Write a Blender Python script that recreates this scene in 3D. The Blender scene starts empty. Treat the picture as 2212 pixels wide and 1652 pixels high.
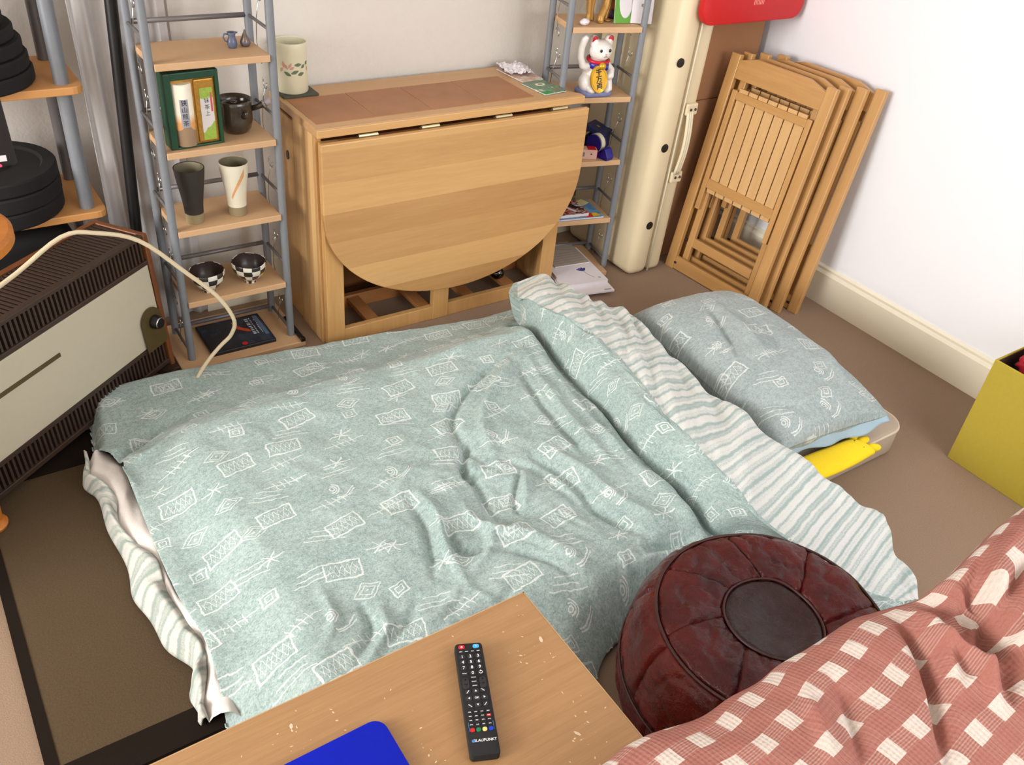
import bpy, bmesh, math, random
import numpy as np
from mathutils import Vector, Matrix, noise

# ---------------------------------------------------------------- camera, light, exposure
SC = bpy.context.scene
COL = SC.collection
random.seed(7)
cam_d = bpy.data.cameras.new('camera')
cam_d.sensor_fit = 'HORIZONTAL'
cam_d.sensor_width = 36.0
cam_d.lens = 36.0 * 1906.09 / 2212.0
cam_d.clip_start = 0.05
cam = bpy.data.objects.new('camera', cam_d)
COL.objects.link(cam)
_a, _b, _c = (math.radians(v) for v in (37.3666, 35.6951, 6.33347))
_f = Vector((math.sin(_a) * math.cos(_b), math.cos(_a) * math.cos(_b), -math.sin(_b)))
_r0 = Vector((math.cos(_a), -math.sin(_a), 0))
_u0 = _r0.cross(_f)
_r = _r0 * math.cos(_c) + _u0 * math.sin(_c)
_u = _u0 * math.cos(_c) - _r0 * math.sin(_c)
cam.matrix_world = Matrix(((_r.x, _u.x, -_f.x, 0), (_r.y, _u.y, -_f.y, 0), (_r.z, _u.z, -_f.z, 1.68), (0, 0, 0, 1)))
SC.camera = cam

world = bpy.data.worlds.new('sky')
SC.world = world
world.use_nodes = True
_bg = world.node_tree.nodes['Background']
_bg.inputs[0].default_value = (0.80, 0.88, 1.0, 1)
_bg.inputs[1].default_value = 0.6

def area(name, loc, target, sx, sy, power, color):
    d = bpy.data.lights.new(name, 'AREA')
    d.shape = 'RECTANGLE'; d.size = sx; d.size_y = sy; d.energy = power; d.color = color
    o = bpy.data.objects.new(name, d); COL.objects.link(o)
    o.location = loc
    o.rotation_euler = (Vector(target) - Vector(loc)).to_track_quat('-Z', 'Y').to_euler()
    return o
# daylight through the left wall window, plus an added fill lamp behind the camera
area('window_daylight', (-3.64, 1.15, 1.72), (1.6, 1.3, 0.6), 2.2, 1.5, 236, (1.0, 0.985, 0.965))
area('front_fill_light', (1.9, -1.44, 1.75), (1.7, 1.6, 0.4), 1.9, 1.25, 50, (0.98, 0.99, 1.0))

SC.view_settings.view_transform = 'Standard'
SC.view_settings.look = 'None'
SC.view_settings.gamma = 1
SC.view_settings.use_curve_mapping = False
SC.view_settings.exposure = 0.12

# ---------------------------------------------------------------- material helpers
def lin(c):
    if isinstance(c, str):
        c = [int(c[i:i + 2], 16) for i in (0, 2, 4)]
    out = []
    for v in c[:3]:
        v = v / 255.0
        out.append(v / 12.92 if v <= 0.04045 else ((v + 0.055) / 1.055) ** 2.4)
    return (*out, 1.0)

class X:
    """number or node socket with arithmetic"""
    nt = None
    def __init__(s, v): s.v = v
    @staticmethod
    def op(o, *a, clamp=False):
        n = X.nt.nodes.new('ShaderNodeMath'); n.operation = o; n.use_clamp = clamp
        for i, q in enumerate(a):
            q = q.v if isinstance(q, X) else q
            if isinstance(q, (int, float)): n.inputs[i].default_value = float(q)
            else: X.nt.links.new(q, n.inputs[i])
        return X(n.outputs[0])
    def __add__(s, o): return X.op('ADD', s, o)
    __radd__ = __add__
    def __sub__(s, o): return X.op('SUBTRACT', s, o)
    def __rsub__(s, o): return X.op('SUBTRACT', o, s)
    def __mul__(s, o): return X.op('MULTIPLY', s, o)
    __rmul__ = __mul__
    def __truediv__(s, o): return X.op('DIVIDE', s, o)
    def lt(s, o): return X.op('LESS_THAN', s, o)
    def gt(s, o): return X.op('GREATER_THAN', s, o)
    def abs(s): return X.op('ABSOLUTE', s)
    def floor(s): return X.op('FLOOR', s)
    def fract(s): return X.op('FRACT', s)
    def max(s, o): return X.op('MAXIMUM', s, o)
    def min(s, o): return X.op('MINIMUM', s, o)
    def sin(s): return X.op('SINE', s)
    def cos(s): return X.op('COSINE', s)
    def sqrt(s): return X.op('SQRT', s)

def newmat(name):
    m = bpy.data.materials.new(name); m.use_nodes = True
    nt = m.node_tree; X.nt = nt
    return m, nt, nt.nodes['Principled BSDF']

def lk(nt, a, b): nt.links.new(a.v if isinstance(a, X) else a, b)

def noise_fac(nt, scale, detail=3, vec=None, rough=0.55):
    n = nt.nodes.new('ShaderNodeTexNoise'); n.inputs['Scale'].default_value = scale
    n.inputs['Detail'].default_value = detail; n.inputs['Roughness'].default_value = rough
    if vec is not None: nt.links.new(vec, n.inputs['Vector'])
    return X(n.outputs['Fac'])

def mixc(nt, fac, a, b):
    n = nt.nodes.new('ShaderNodeMix'); n.data_type = 'RGBA'
    fac = fac.v if isinstance(fac, X) else fac
    if isinstance(fac, (int, float)): n.inputs['Factor'].default_value = fac
    else: nt.links.new(fac, n.inputs['Factor'])
    for k, q in (('A', a), ('B', b)):
        s = [i for i in n.inputs if i.name == k and i.type == 'RGBA'][0]
        if isinstance(q, tuple): s.default_value = q
        else: nt.links.new(q, s)
    return [o for o in n.outputs if o.type == 'RGBA'][0]

def objvec(nt, kind='Object', scale=None):
    t = nt.nodes.new('ShaderNodeTexCoord')
    v = t.outputs[kind]
    if scale:
        m = nt.nodes.new('ShaderNodeMapping'); m.inputs['Scale'].default_value = scale
        nt.links.new(v, m.inputs['Vector']); v = m.outputs[0]
    return v

def bump(nt, bs, h, strength=0.3, dist=0.002):
    b = nt.nodes.new('ShaderNodeBump'); b.inputs['Strength'].default_value = strength
    b.inputs['Distance'].default_value = dist
    lk(nt, h, b.inputs['Height']); nt.links.new(b.outputs[0], bs.inputs['Normal'])

def plain(name, c, rough=0.5, metal=0.0, var=0.12, scale=40, bmp=0.0, bscale=None, spec=0.5, coat=0.0, bdist=0.002):
    m, nt, bs = newmat(name)
    base = lin(c)
    dark = tuple(v * (1 - var) for v in base[:3]) + (1,)
    lite = tuple(min(1, v * (1 + var)) for v in base[:3]) + (1,)
    v = objvec(nt)
    f = noise_fac(nt, scale, 3, v)
    nt.links.new(mixc(nt, f, dark, lite), bs.inputs['Base Color'])
    bs.inputs['Roughness'].default_value = rough; bs.inputs['Metallic'].default_value = metal
    bs.inputs['Specular IOR Level'].default_value = spec
    bs.inputs['Coat Weight'].default_value = coat
    if bmp: bump(nt, bs, noise_fac(nt, bscale or scale, 4, v), bmp, bdist)
    return m

def wood(name, c1, c2, axis=0, rough=0.42, stretch=14, scale=9, plank=None, coat=0.15):
    """grain along axis; plank=(axis, width) gives boards of slightly different tone"""
    m, nt, bs = newmat(name)
    sc = [scale * stretch / 4] * 3; sc[axis] = scale / 4.0
    v = objvec(nt, 'Object', tuple(sc))
    f = noise_fac(nt, 1.0, 5, v, 0.6)
    g = noise_fac(nt, 4.0, 3, v, 0.7)
    fac = (f * 1.5 - 0.25) * 0.7 + (g - 0.5) * 0.5
    if plank:
        t = nt.nodes.new('ShaderNodeTexCoord'); s = nt.nodes.new('ShaderNodeSeparateXYZ')
        nt.links.new(t.outputs['Object'], s.inputs[0])
        cell = (X(s.outputs[plank[0]]) / plank[1]).floor()
        w = nt.nodes.new('ShaderNodeTexWhiteNoise'); w.noise_dimensions = '1D'
        lk(nt, cell + plank[2], w.inputs['W'])
        fac = fac * 0.6 + X(w.outputs['Value']) * 0.95 - 0.24
    fac = X.op('ADD', fac, 0.0, clamp=True)
    nt.links.new(mixc(nt, fac, lin(c1), lin(c2)), bs.inputs['Base Color'])
    bs.inputs['Roughness'].default_value = rough
    bs.inputs['Coat Weight'].default_value = coat; bs.inputs['Coat Roughness'].default_value = 0.35
    bump(nt, bs, g, 0.08, 0.001)
    return m

# ---------------------------------------------------------------- mesh helpers
ROOTM = {}
def link(o): COL.objects.link(o); return o

def obj(name, bm, mat, parent=None, smooth=False, angle=None):
    me = bpy.data.meshes.new(name)
    bm.normal_update()
    bm.to_mesh(me); bm.free()
    if smooth:
        me.polygons.foreach_set('use_smooth', [True] * len(me.polygons))
        if angle: me.set_sharp_from_angle(angle=math.radians(angle))
    o = bpy.data.objects.new(name, me); link(o)
    if isinstance(mat, (list, tuple)):
        for q in mat: me.materials.append(q)
    elif mat: me.materials.append(mat)
    if parent: o.parent = parent
    return o

def wobj(name, bm, mat, parent, **k):
    """bm given in world coordinates, stored relative to the parent's root"""
    r = parent
    while r.parent: r = r.parent
    bm.transform(ROOTM[r.name].inverted())
    return obj(name, bm, mat, parent, **k)

def tag(o, label, cat, group=None, kind=None):
    o['label'] = label
    if cat: o['category'] = cat
    if group: o['group'] = group
    if kind: o['kind'] = kind
    return o

def struct(o, label=None):
    o['kind'] = 'structure'
    if label: o['label'] = label
    return o

def thing(name, label, cat, loc=(0, 0, 0), rot=(0, 0, 0), group=None, mat3=None):
    o = bpy.data.objects.new(name, None); link(o)
    o.empty_display_size = 0.05
    if mat3 is not None: rot = mat3.to_euler()
    o.location = loc; o.rotation_euler = rot
    M = Matrix.Translation(Vector(loc)) @ (mat3.to_4x4() if mat3 is not None else o.rotation_euler.to_matrix().to_4x4())
    ROOTM[o.name] = M
    return tag(o, label, cat, group)

def BM(): return bmesh.new()

def box(bm, lo, hi, bev=0.0, seg=2):
    lo, hi = Vector(lo), Vector(hi)
    r = bmesh.ops.create_cube(bm, size=1.0)
    vs = r['verts']; c = (lo + hi) / 2; d = hi - lo
    for v in vs: v.co = Vector((v.co.x * d.x, v.co.y * d.y, v.co.z * d.z)) + c
    if bev:
        es = list({e for v in vs for e in v.link_edges})
        bmesh.ops.bevel(bm, geom=es, offset=bev, segments=seg, affect='EDGES', profile=0.5)
    return bm

def bx(lo, hi, bev=0.0, seg=2): return box(BM(), lo, hi, bev, seg)

def frame_of(d):
    d = d.normalized()
    a = Vector((0, 0, 1)) if abs(d.z) < 0.9 else Vector((1, 0, 0))
    x = a.cross(d).normalized()
    return x, d.cross(x)

def tube(bm, pts, r, n=8, caps=True):
    pts = [Vector(p) for p in pts]
    rs = r if isinstance(r, (list, tuple)) else [r] * len(pts)
    rings = []; x = None
    for i, p in enumerate(pts):
        d = (pts[min(i + 1, len(pts) - 1)] - pts[max(i - 1, 0)]).normalized()
        if x is None: x, y = frame_of(d)
        else:
            x = (x - d * x.dot(d)).normalized(); y = d.cross(x)
        rings.append([bm.verts.new(p + (x * math.cos(2 * math.pi * k / n) + y * math.sin(2 * math.pi * k / n)) * rs[i]) for k in range(n)])
    for a, b in zip(rings, rings[1:]):
        for k in range(n): bm.faces.new((a[k], a[(k + 1) % n], b[(k + 1) % n], b[k]))
    if caps:
        bm.faces.new(rings[0][::-1]); bm.faces.new(rings[-1])
    return bm

def lathe(bm, prof, n=32, c=(0, 0, 0), axis=None):
    """prof: list of (r, z)"""
    M = Matrix.Translation(Vector(c)) @ (axis.to_4x4() if axis is not None else Matrix())
    rings = []
    for r, z in prof:
        if r < 1e-6: rings.append([bm.verts.new(M @ Vector((0, 0, z)))])
        else: rings.append([bm.verts.new(M @ Vector((r * math.cos(2 * math.pi * k / n), r * math.sin(2 * math.pi * k / n), z))) for k in range(n)])
    for a, b in zip(rings, rings[1:]):
        for k in range(n):
            k2 = (k + 1) % n
            if len(a) == 1 and len(b) > 1: bm.faces.new((a[0], b[k2], b[k]))
            elif len(b) == 1 and len(a) > 1: bm.faces.new((a[k], a[k2], b[0]))
            elif len(a) > 1: bm.faces.new((a[k], a[k2], b[k2], b[k]))
    return bm

def prism(bm, poly, d, M=None, bev=0.0):
    """poly: 2D points in local xy, extruded d along z, then transformed"""
    M = M or Matrix()
    f0 = [bm.verts.new(Vector((x, y, 0))) for x, y in poly]
    f1 = [bm.verts.new(Vector((x, y, d))) for x, y in poly]
    n = len(poly)
    fs = [bm.faces.new(f0[::-1]), bm.faces.new(f1)]
    for k in range(n): fs.append(bm.faces.new((f0[k], f0[(k + 1) % n], f1[(k + 1) % n], f1[k])))
    bmesh.ops.recalc_face_normals(bm, faces=fs)
    vs = f0 + f1
    if bev:
        es = [e for f in fs[:2] for e in f.edges]
        r = bmesh.ops.bevel(bm, geom=es, offset=bev, segments=2, affect='EDGES', profile=0.5)
        vs = list({v for f in r['faces'] for v in f.verts} | {v for v in vs if v.is_valid})
    for v in vs: v.co = M @ v.co
    return bm

def ball(bm, c, r, u=16, v=10, rot=None):
    res = bmesh.ops.create_uvsphere(bm, u_segments=u, v_segments=v, radius=1.0)
    R = rot or Matrix()
    S = Matrix.Diagonal((r[0], r[1], r[2], 1)) if isinstance(r, (tuple, list)) else Matrix.Diagonal((r, r, r, 1))
    for q in res['verts']: q.co = (Matrix.Translation(Vector(c)) @ R.to_4x4() @ S) @ q.co
    return bm

def rounded(w, h, r, n=5):
    pts = []
    for cx, cy, a in ((w / 2 - r, h / 2 - r, 0), (-w / 2 + r, h / 2 - r, 90), (-w / 2 + r, -h / 2 + r, 180), (w / 2 - r, -h / 2 + r, 270)):
        for k in range(n + 1):
            t = math.radians(a + 90 * k / n); pts.append((cx + r * math.cos(t), cy + r * math.sin(t)))
    return pts

def grid(name, P, UV, mat, parent=None, mask=None, world=True, thick=0.0, smooth=True):
    """P (n,m,3) array, UV (n,m,2); mask (n-1,m-1) of faces to keep"""
    P = np.asarray(P, float); n, m = P.shape[:2]
    if parent is not None and world:
        r = parent
        while r.parent: r = r.parent
        Mi = np.array(ROOTM[r.name].inverted())
        P = P @ Mi[:3, :3].T + Mi[:3, 3]
    idx = np.arange(n * m).reshape(n, m)
    F = np.stack([idx[:-1, :-1], idx[1:, :-1], idx[1:, 1:], idx[:-1, 1:]], -1)
    if mask is not None: F = F[mask]
    F = F.reshape(-1, 4)
    used = np.unique(F); remap = -np.ones(n * m, int); remap[used] = np.arange(len(used))
    co = P.reshape(-1, 3)[used]; uv = np.asarray(UV, float).reshape(-1, 2)[used]; F = remap[F]
    me = bpy.data.meshes.new(name)
    me.from_pydata(co.tolist(), [], F.tolist())
    l = me.uv_layers.new(name='UVMap')
    l.data.foreach_set('uv', uv[F.reshape(-1)].astype(np.float32).reshape(-1))
    if smooth: me.polygons.foreach_set('use_smooth', [True] * len(me.polygons))
    me.update()
    o = bpy.data.objects.new(name, me); link(o); me.materials.append(mat)
    if parent is not None: o.parent = parent
    if thick:
        md = o.modifiers.new('thickness', 'SOLIDIFY'); md.thickness = thick; md.offset = -1
    return o

def smoothstep(a, b, x):
    t = np.clip((x - a) / (b - a), 0, 1); return t * t * (3 - 2 * t)

def fbm(x, y, seed=0, octv=4, f0=1.0):
    """cheap smooth numpy value noise in -1..1"""
    out = np.zeros_like(x, float); amp = 1.0; tot = 0
    for o in range(octv):
        fx, fy = x * f0 * 2 ** o + 31.7 * seed + 7.1 * o, y * f0 * 2 ** o - 17.3 * seed + 3.3 * o
        ix, iy = np.floor(fx).astype(int), np.floor(fy).astype(int)
        tx, ty = fx - ix, fy - iy
        tx = tx * tx * (3 - 2 * tx); ty = ty * ty * (3 - 2 * ty)
        def hsh(a, b):
            k = np.sin(a * 127.1 + b * 311.7 + seed * 74.7) * 43758.5453
            return (k - np.floor(k)) * 2 - 1
        v = (hsh(ix, iy) * (1 - tx) + hsh(ix + 1, iy) * tx) * (1 - ty) + (hsh(ix, iy + 1) * (1 - tx) + hsh(ix + 1, iy + 1) * tx) * ty
        out += amp * v; tot += amp; amp *= 0.5
    return out / tot

def seg_dist(x, y, poly, closed=False):
    """distance to a polyline, signed side of the nearest segment and arclength fraction there"""
    best = np.full(x.shape, 1e9); side = np.zeros(x.shape); frac = np.zeros(x.shape)
    pts = list(poly) + ([poly[0]] if closed else [])
    L = [0.0]
    for a, b in zip(pts, pts[1:]): L.append(L[-1] + math.hypot(b[0] - a[0], b[1] - a[1]))
    for i, (a, b) in enumerate(zip(pts, pts[1:])):
        dx, dy = b[0] - a[0], b[1] - a[1]; l2 = dx * dx + dy * dy + 1e-12
        t = np.clip(((x - a[0]) * dx + (y - a[1]) * dy) / l2, 0, 1)
        d = np.hypot(x - a[0] - t * dx, y - a[1] - t * dy)
        c = d < best
        best = np.where(c, d, best)
        side = np.where(c, np.sign(dx * (y - a[1]) - dy * (x - a[0])), side)
        frac = np.where(c, (L[i] + t * math.sqrt(l2)) / L[-1], frac)
    return best, side, frac

def inside(x, y, poly):
    r = np.zeros(x.shape, bool); n = len(poly)
    for i in range(n):
        (x0, y0), (x1, y1) = poly[i], poly[(i + 1) % n]
        c = ((y0 > y) != (y1 > y)) & (x < (x1 - x0) * (y - y0) / (y1 - y0 + 1e-12) + x0)
        r ^= c
    return r

def catmull(pts, n):
    """resample control points (k,d) to n points on a Catmull-Rom curve, uniform in parameter"""
    p = np.asarray(pts, float); k = len(p)
    q = np.vstack([2 * p[0] - p[1], p, 2 * p[-1] - p[-2]])
    out = []
    for t in np.linspace(0, k - 1, n):
        i = min(int(t), k - 2); u = t - i
        a, b, c, d = q[i], q[i + 1], q[i + 2], q[i + 3]
        out.append(0.5 * (2 * b + (c - a) * u + (2 * a - 5 * b + 4 * c - d) * u * u + (3 * b - 3 * c + d - a) * u ** 3))
    return np.array(out)

def text(name, body, size, M, mat, parent, world=True, extrude=0.0004, align='CENTER', bold=0.0, local=None):
    cu = bpy.data.curves.new(name, 'FONT'); cu.body = body; cu.size = size; cu.align_x = align; cu.align_y = 'CENTER'
    cu.extrude = extrude; cu.offset = bold; cu.resolution_u = 3
    t = bpy.data.objects.new(name + '_src', cu); COL.objects.link(t)
    dg = bpy.context.evaluated_depsgraph_get()
    me = bpy.data.meshes.new_from_object(t.evaluated_get(dg))
    bpy.data.objects.remove(t); bpy.data.curves.remove(cu)
    me.name = name
    me.transform(M)
    if parent is not None and world:
        r = parent
        while r.parent: r = r.parent
        me.transform(ROOTM[r.name].inverted())
    o = bpy.data.objects.new(name, me); link(o); me.materials.clear(); me.materials.append(mat)
    if parent is not None: o.parent = parent
    return o

def axes(o, x, y):
    """matrix whose columns are x, y and their cross product, at o"""
    x, y = Vector(x).normalized(), Vector(y); z = x.cross(y).normalized(); y = z.cross(x)
    return Matrix(((x.x, y.x, z.x, o[0]), (x.y, y.y, z.y, o[1]), (x.z, y.z, z.z, o[2]), (0, 0, 0, 1)))

def copy_tree(o, parent=None):
    c = o.copy(); COL.objects.link(c)
    if parent: c.parent = parent
    for ch in list(o.children): copy_tree(ch, c)
    return c

# ---------------------------------------------------------------- patterned cloth materials
def uvxy(nt):
    t = nt.nodes.new('ShaderNodeUVMap'); s = nt.nodes.new('ShaderNodeSeparateXYZ')
    nt.links.new(t.outputs[0], s.inputs[0]); return t.outputs[0], X(s.outputs[0]), X(s.outputs[1])

def motif_layer(nt, u, v, cw, ch, seed, du=0.0, dv=0.0, kinds=(0, 1, 2, 3, 4, 5, 6)):
    """scattered sketchy line motifs, one per cell; returns a line mask"""
    v = (v + dv) / ch
    row = v.floor()
    u = (u + du) / cw + X.op('MODULO', row.abs(), 2) * 0.5 + row * 0.137
    col = u.floor()
    cmb = nt.nodes.new('ShaderNodeCombineXYZ'); lk(nt, col, cmb.inputs[0]); lk(nt, row, cmb.inputs[1]); cmb.inputs[2].default_value = seed
    w = nt.nodes.new('ShaderNodeTexWhiteNoise'); nt.links.new(cmb.outputs[0], w.inputs['Vector'])
    h = X(w.outputs['Value'])
    sp = nt.nodes.new('ShaderNodeSeparateColor'); nt.links.new(w.outputs['Color'], sp.inputs[0])
    h1, h2, h3 = (X(sp.outputs[i]) for i in range(3))
    x0 = (u.fract() - 0.5) * cw + (h1 - 0.5) * cw * 0.22
    y0 = (v.fract() - 0.5) * ch + (h2 - 0.5) * ch * 0.2
    a = (h3 - 0.5) * 0.5
    ca, sa = a.cos(), a.sin()
    x = x0 * ca + y0 * sa; y = y0 * ca - x0 * sa
    ax, ay = x.abs(), y.abs()
    W = 0.0016
    k = (h * len(kinds)).floor()
    out = None
    for i, kind in enumerate(kinds):
        if kind == 0:      # framed rectangle filled with zigzags
            d = X.op('MAXIMUM', ax - 0.040, ay - 0.023)
            m = d.abs().lt(W * 1.3)
            d2 = X.op('MAXIMUM', ax - 0.033, ay - 0.017)
            z = ((x * 42).fract() - 0.5).abs() * 2
            zz = ((y - (z - 0.5) * 0.032).abs().lt(0.0021)).max((y + (z - 0.5) * 0.032).abs().lt(0.0014))
            m = m.max(d2.lt(0) * zz)
        elif kind == 1:    # nested diamonds
            d = ax * 0.62 + ay
            m = (d - 0.021).abs().lt(W).max((d - 0.0125).abs().lt(W * 0.9)).max((d - 0.003).lt(0))
        elif kind == 2:    # small double square
            d = ax.max(ay * 1.25)
            m = (d - 0.017).abs().lt(W * 1.2).max((d - 0.008).abs().lt(W * 0.9))
        elif kind == 3:    # long stroke with short cross ticks
            m = (ay.lt(W) * ax.lt(0.055)).max(((x * 62 + y * 20).fract() - 0.5).abs().lt(0.09) * ay.lt(0.014) * ax.lt(0.028))
        elif kind == 4:    # pair of slanted strokes and one below
            m = ((y + x * 0.25 - 0.007).abs().lt(W) * ax.lt(0.032)).max((y + x * 0.25 + 0.006).abs().lt(W) * ax.lt(0.045))
            m = m.max((y + x * 0.25 - 0.024).abs().lt(W) * (x - 0.01).abs().lt(0.03))
        elif kind == 5:    # curl with a tail
            r = ((x + 0.008) * (x + 0.008) + (y - 0.004) * (y - 0.004)).sqrt()
            m = (r - 0.006).abs().lt(W).max((r - 0.012).abs().lt(W) * x.gt(-0.012)).max((r - 0.018).abs().lt(W) * x.gt(-0.004))
            t = (y + 0.03 - x * x * 14).abs()
            m = m.max(t.lt(W * 1.2) * (x - 0.018).abs().lt(0.026)).max((y + 0.036 - x * x * 12).abs().lt(W) * (x - 0.02).abs().lt(0.024))
        else:              # star of crossing strokes
            m = (ay.lt(W) * ax.lt(0.034)).max((y - x * 0.9).abs().lt(W * 1.5) * ax.lt(0.017)).max((y + x * 1.3).abs().lt(W * 1.6) * ax.lt(0.013))
        m = m * (k - i).abs().lt(0.5)
        out = m if out is None else out.max(m)
    return out

def cloth_base(nt, bs, vec):
    bs.inputs['Roughness'].default_value = 0.95
    bs.inputs['Specular IOR Level'].default_value = 0.15
    bs.inputs['Sheen Weight'].default_value = 0.15
    bump(nt, bs, noise_fac(nt, 24, 4, vec), 0.16, 0.006)

def motif_cloth(name, c1, c2, line):
    m, nt, bs = newmat(name)
    vec, u, v = uvxy(nt)
    mp = nt.nodes.new('ShaderNodeMapping'); nt.links.new(vec, mp.inputs['Vector'])
    wob = nt.nodes.new('ShaderNodeTexNoise'); wob.inputs['Scale'].default_value = 45; wob.inputs['Detail'].default_value = 2
    nt.links.new(vec, wob.inputs['Vector'])
    sp = nt.nodes.new('ShaderNodeSeparateColor'); nt.links.new(wob.outputs['Color'], sp.inputs[0])
    u2 = u + (X(sp.outputs[0]) - 0.5) * 0.012; v2 = v + (X(sp.outputs[1]) - 0.5) * 0.012
    a = motif_layer(nt, u2, v2, 0.150, 0.108, 1.0, 0.0, 0.0, kinds=(0, 0, 1, 2, 3, 5, 0, 6))
    b = motif_layer(nt, u2, v2, 0.165, 0.096, 5.0, 0.06, 0.047, kinds=(2, 3, 4, 6, 4, 3, 1))
    mask = a.max(b * 0.8)
    sk = noise_fac(nt, 420, 2, vec)
    mask = mask * X.op('ADD', (sk - 0.26) * 3.6, 0.0, clamp=True)
    mott = noise_fac(nt, 260, 4, vec, 0.75)
    big = noise_fac(nt, 9, 3, vec)
    m2 = noise_fac(nt, 90, 3, vec, 0.7)
    f = X.op('ADD', (mott - 0.5) * 2.8 + (m2 - 0.5) * 1.9 + 0.5 + (big - 0.5) * 0.7, 0.0, clamp=True)
    base = mixc(nt, f, lin(c1), lin(c2))
    nt.links.new(mixc(nt, mask * 0.85, base, lin(line)), bs.inputs['Base Color'])
    cloth_base(nt, bs, vec)
    return m

def stripe_cloth(name, c1, c2, freq, ax):
    m, nt, bs = newmat(name)
    vec, u, v = uvxy(nt)
    q = v if ax else u
    n1 = noise_fac(nt, 30, 2, vec); n2 = noise_fac(nt, 200, 3, vec)
    t = (q + (n1 - 0.5) * 0.010) * freq
    s = (t * 6.2832).sin() * 0.8 + (t * 6.2832 * 2.3 + 1.0).sin() * 0.45 + (t * 6.2832 * 0.37 + 1.0).sin() * 0.35 + (n2 - 0.5) * 2.6
    f = X.op('ADD', s * 0.62 + 0.66, 0.0, clamp=True)
    nt.links.new(mixc(nt, f, lin(c1), lin(c2)), bs.inputs['Base Color'])
    cloth_base(nt, bs, vec)
    return m

def throw_cloth(name, red, white):
    m, nt, bs = newmat(name)
    vec, u, v = uvxy(nt)
    n1 = noise_fac(nt, 14, 2, vec)
    p = 0.060
    uu = u + (n1 - 0.5) * 0.006; vv = v + (n1 - 0.5) * -0.006
    a = (uu / p).fract().lt(0.47); b = (vv / p).fract().lt(0.47)
    both = a * b
    one_a = a * (1 - b); one_b = b * (1 - a)
    la = ((uu / p * 15).fract()).lt(0.42); lb = ((vv / p * 15).fract()).lt(0.42)
    mm = both.max(one_a * la * 0.07).max(one_b * lb * 0.26)
    wv = noise_fac(nt, 500, 2, vec)
    base = mixc(nt, mm, lin(red), lin(white))
    sh = mixc(nt, X.op('ADD', (wv - 0.35) * 1.2, 0.0, clamp=True), (0.72, 0.70, 0.70, 1), (1.0, 1.0, 1.0, 1))
    mul = nt.nodes.new('ShaderNodeMix'); mul.data_type = 'RGBA'; mul.blend_type = 'MULTIPLY'; mul.inputs['Factor'].default_value = 1
    rg = [i for i in mul.inputs if i.type == 'RGBA']
    nt.links.new(base, rg[0]); nt.links.new(sh, rg[1])
    nt.links.new([o for o in mul.outputs if o.type == 'RGBA'][0], bs.inputs['Base Color'])
    bs.inputs['Roughness'].default_value = 1.0; bs.inputs['Specular IOR Level'].default_value = 0.1
    bump(nt, bs, ((uu * 900).sin() + (vv * 900).sin()) * 0.25 + noise_fac(nt, 80, 3, vec), 0.4, 0.003)
    return m

# ---------------------------------------------------------------- materials
M = {}
M['wall'] = plain('wall_paint', (226, 220, 212), 0.9, var=0.03, scale=30, bmp=0.35, bscale=70, bdist=0.004)
M['wall_r'] = plain('smooth_wall_paint', (236, 236, 240), 0.85, var=0.01, scale=8)
M['ceiling'] = plain('ceiling_paint', (235, 235, 232), 0.9, var=0.01)
M['skirting'] = plain('cream_gloss_paint', (236, 228, 206), 0.4, var=0.02, scale=10)
M['carpet'] = plain('carpet', (150, 127, 107), 1.0, var=0.22, scale=260, bmp=0.5, bscale=320, spec=0.1)
M['rug'] = plain('rug_weave', (86, 71, 53), 1.0, var=0.22, scale=220, bmp=0.5, bscale=260, spec=0.1)
M['rug_edge'] = plain('rug_binding', (34, 26, 21), 1.0, var=0.2, scale=200, spec=0.1)
M['post'] = plain('blue_grey_metal', (130, 134, 140), 0.4, metal=0.15, var=0.06, scale=60)
M['rung'] = plain('grey_metal_rung', (118, 114, 114), 0.4, metal=0.3, var=0.05)
M['chrome'] = plain('chrome_wire', (200, 200, 200), 0.2, metal=1.0, var=0.02)
M['shelf'] = plain('beech_laminate', (206, 167, 126), 0.55, var=0.06, scale=25)
M['table'] = wood('hardwood_boards', (216, 172, 114), (180, 134, 82), 0, 0.4, plank=(2, 0.098, 3.3))
M['table_v'] = wood('hardwood_vertical', (222, 180, 122), (190, 142, 88), 2, 0.42, plank=(1, 0.032, 1.7))
M['table_l'] = wood('hardwood_leg', (210, 164, 104), (184, 138, 82), 2, 0.42)
M['table_t'] = wood('hardwood_top', (204, 160, 112), (182, 138, 90), 0, 0.42)
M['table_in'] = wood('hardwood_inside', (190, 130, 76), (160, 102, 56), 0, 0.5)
M['tile'] = plain('clay_tile', (164, 112, 74), 0.5, var=0.26, scale=9)
M['hinge'] = plain('brass_hinge', (190, 182, 150), 0.35, metal=0.9, var=0.05)
M['chair'] = wood('chair_wood', (198, 152, 94), (170, 124, 70), 2, 0.4)
M['chair_h'] = wood('chair_wood_cross', (194, 148, 90), (166, 120, 66), 0, 0.4)
M['slat'] = wood('chair_slat', (214, 174, 120), (190, 146, 92), 2, 0.42)
M['bolt'] = plain('dark_bolt', (70, 62, 60), 0.4, metal=0.6)
M['cream'] = plain('cream_vinyl', (222, 206, 172), 0.45, var=0.03, scale=20, bmp=0.1, bscale=300)
M['cream2'] = plain('cream_strap', (224, 214, 186), 0.6, var=0.05)
M['black'] = plain('black_plastic', (16, 14, 16), 0.45, var=0.1)
M['blackrub'] = plain('black_rubber', (17, 16, 17), 0.8, var=0.2, scale=60)
M['card'] = plain('cardboard', (158, 112, 76), 0.9, var=0.06, scale=12)
M['red'] = plain('red_plastic', (196, 16, 22), 0.5, var=0.06, scale=40)
M['redtext'] = plain('pale_pink_print', (230, 150, 140), 0.6)
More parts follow.
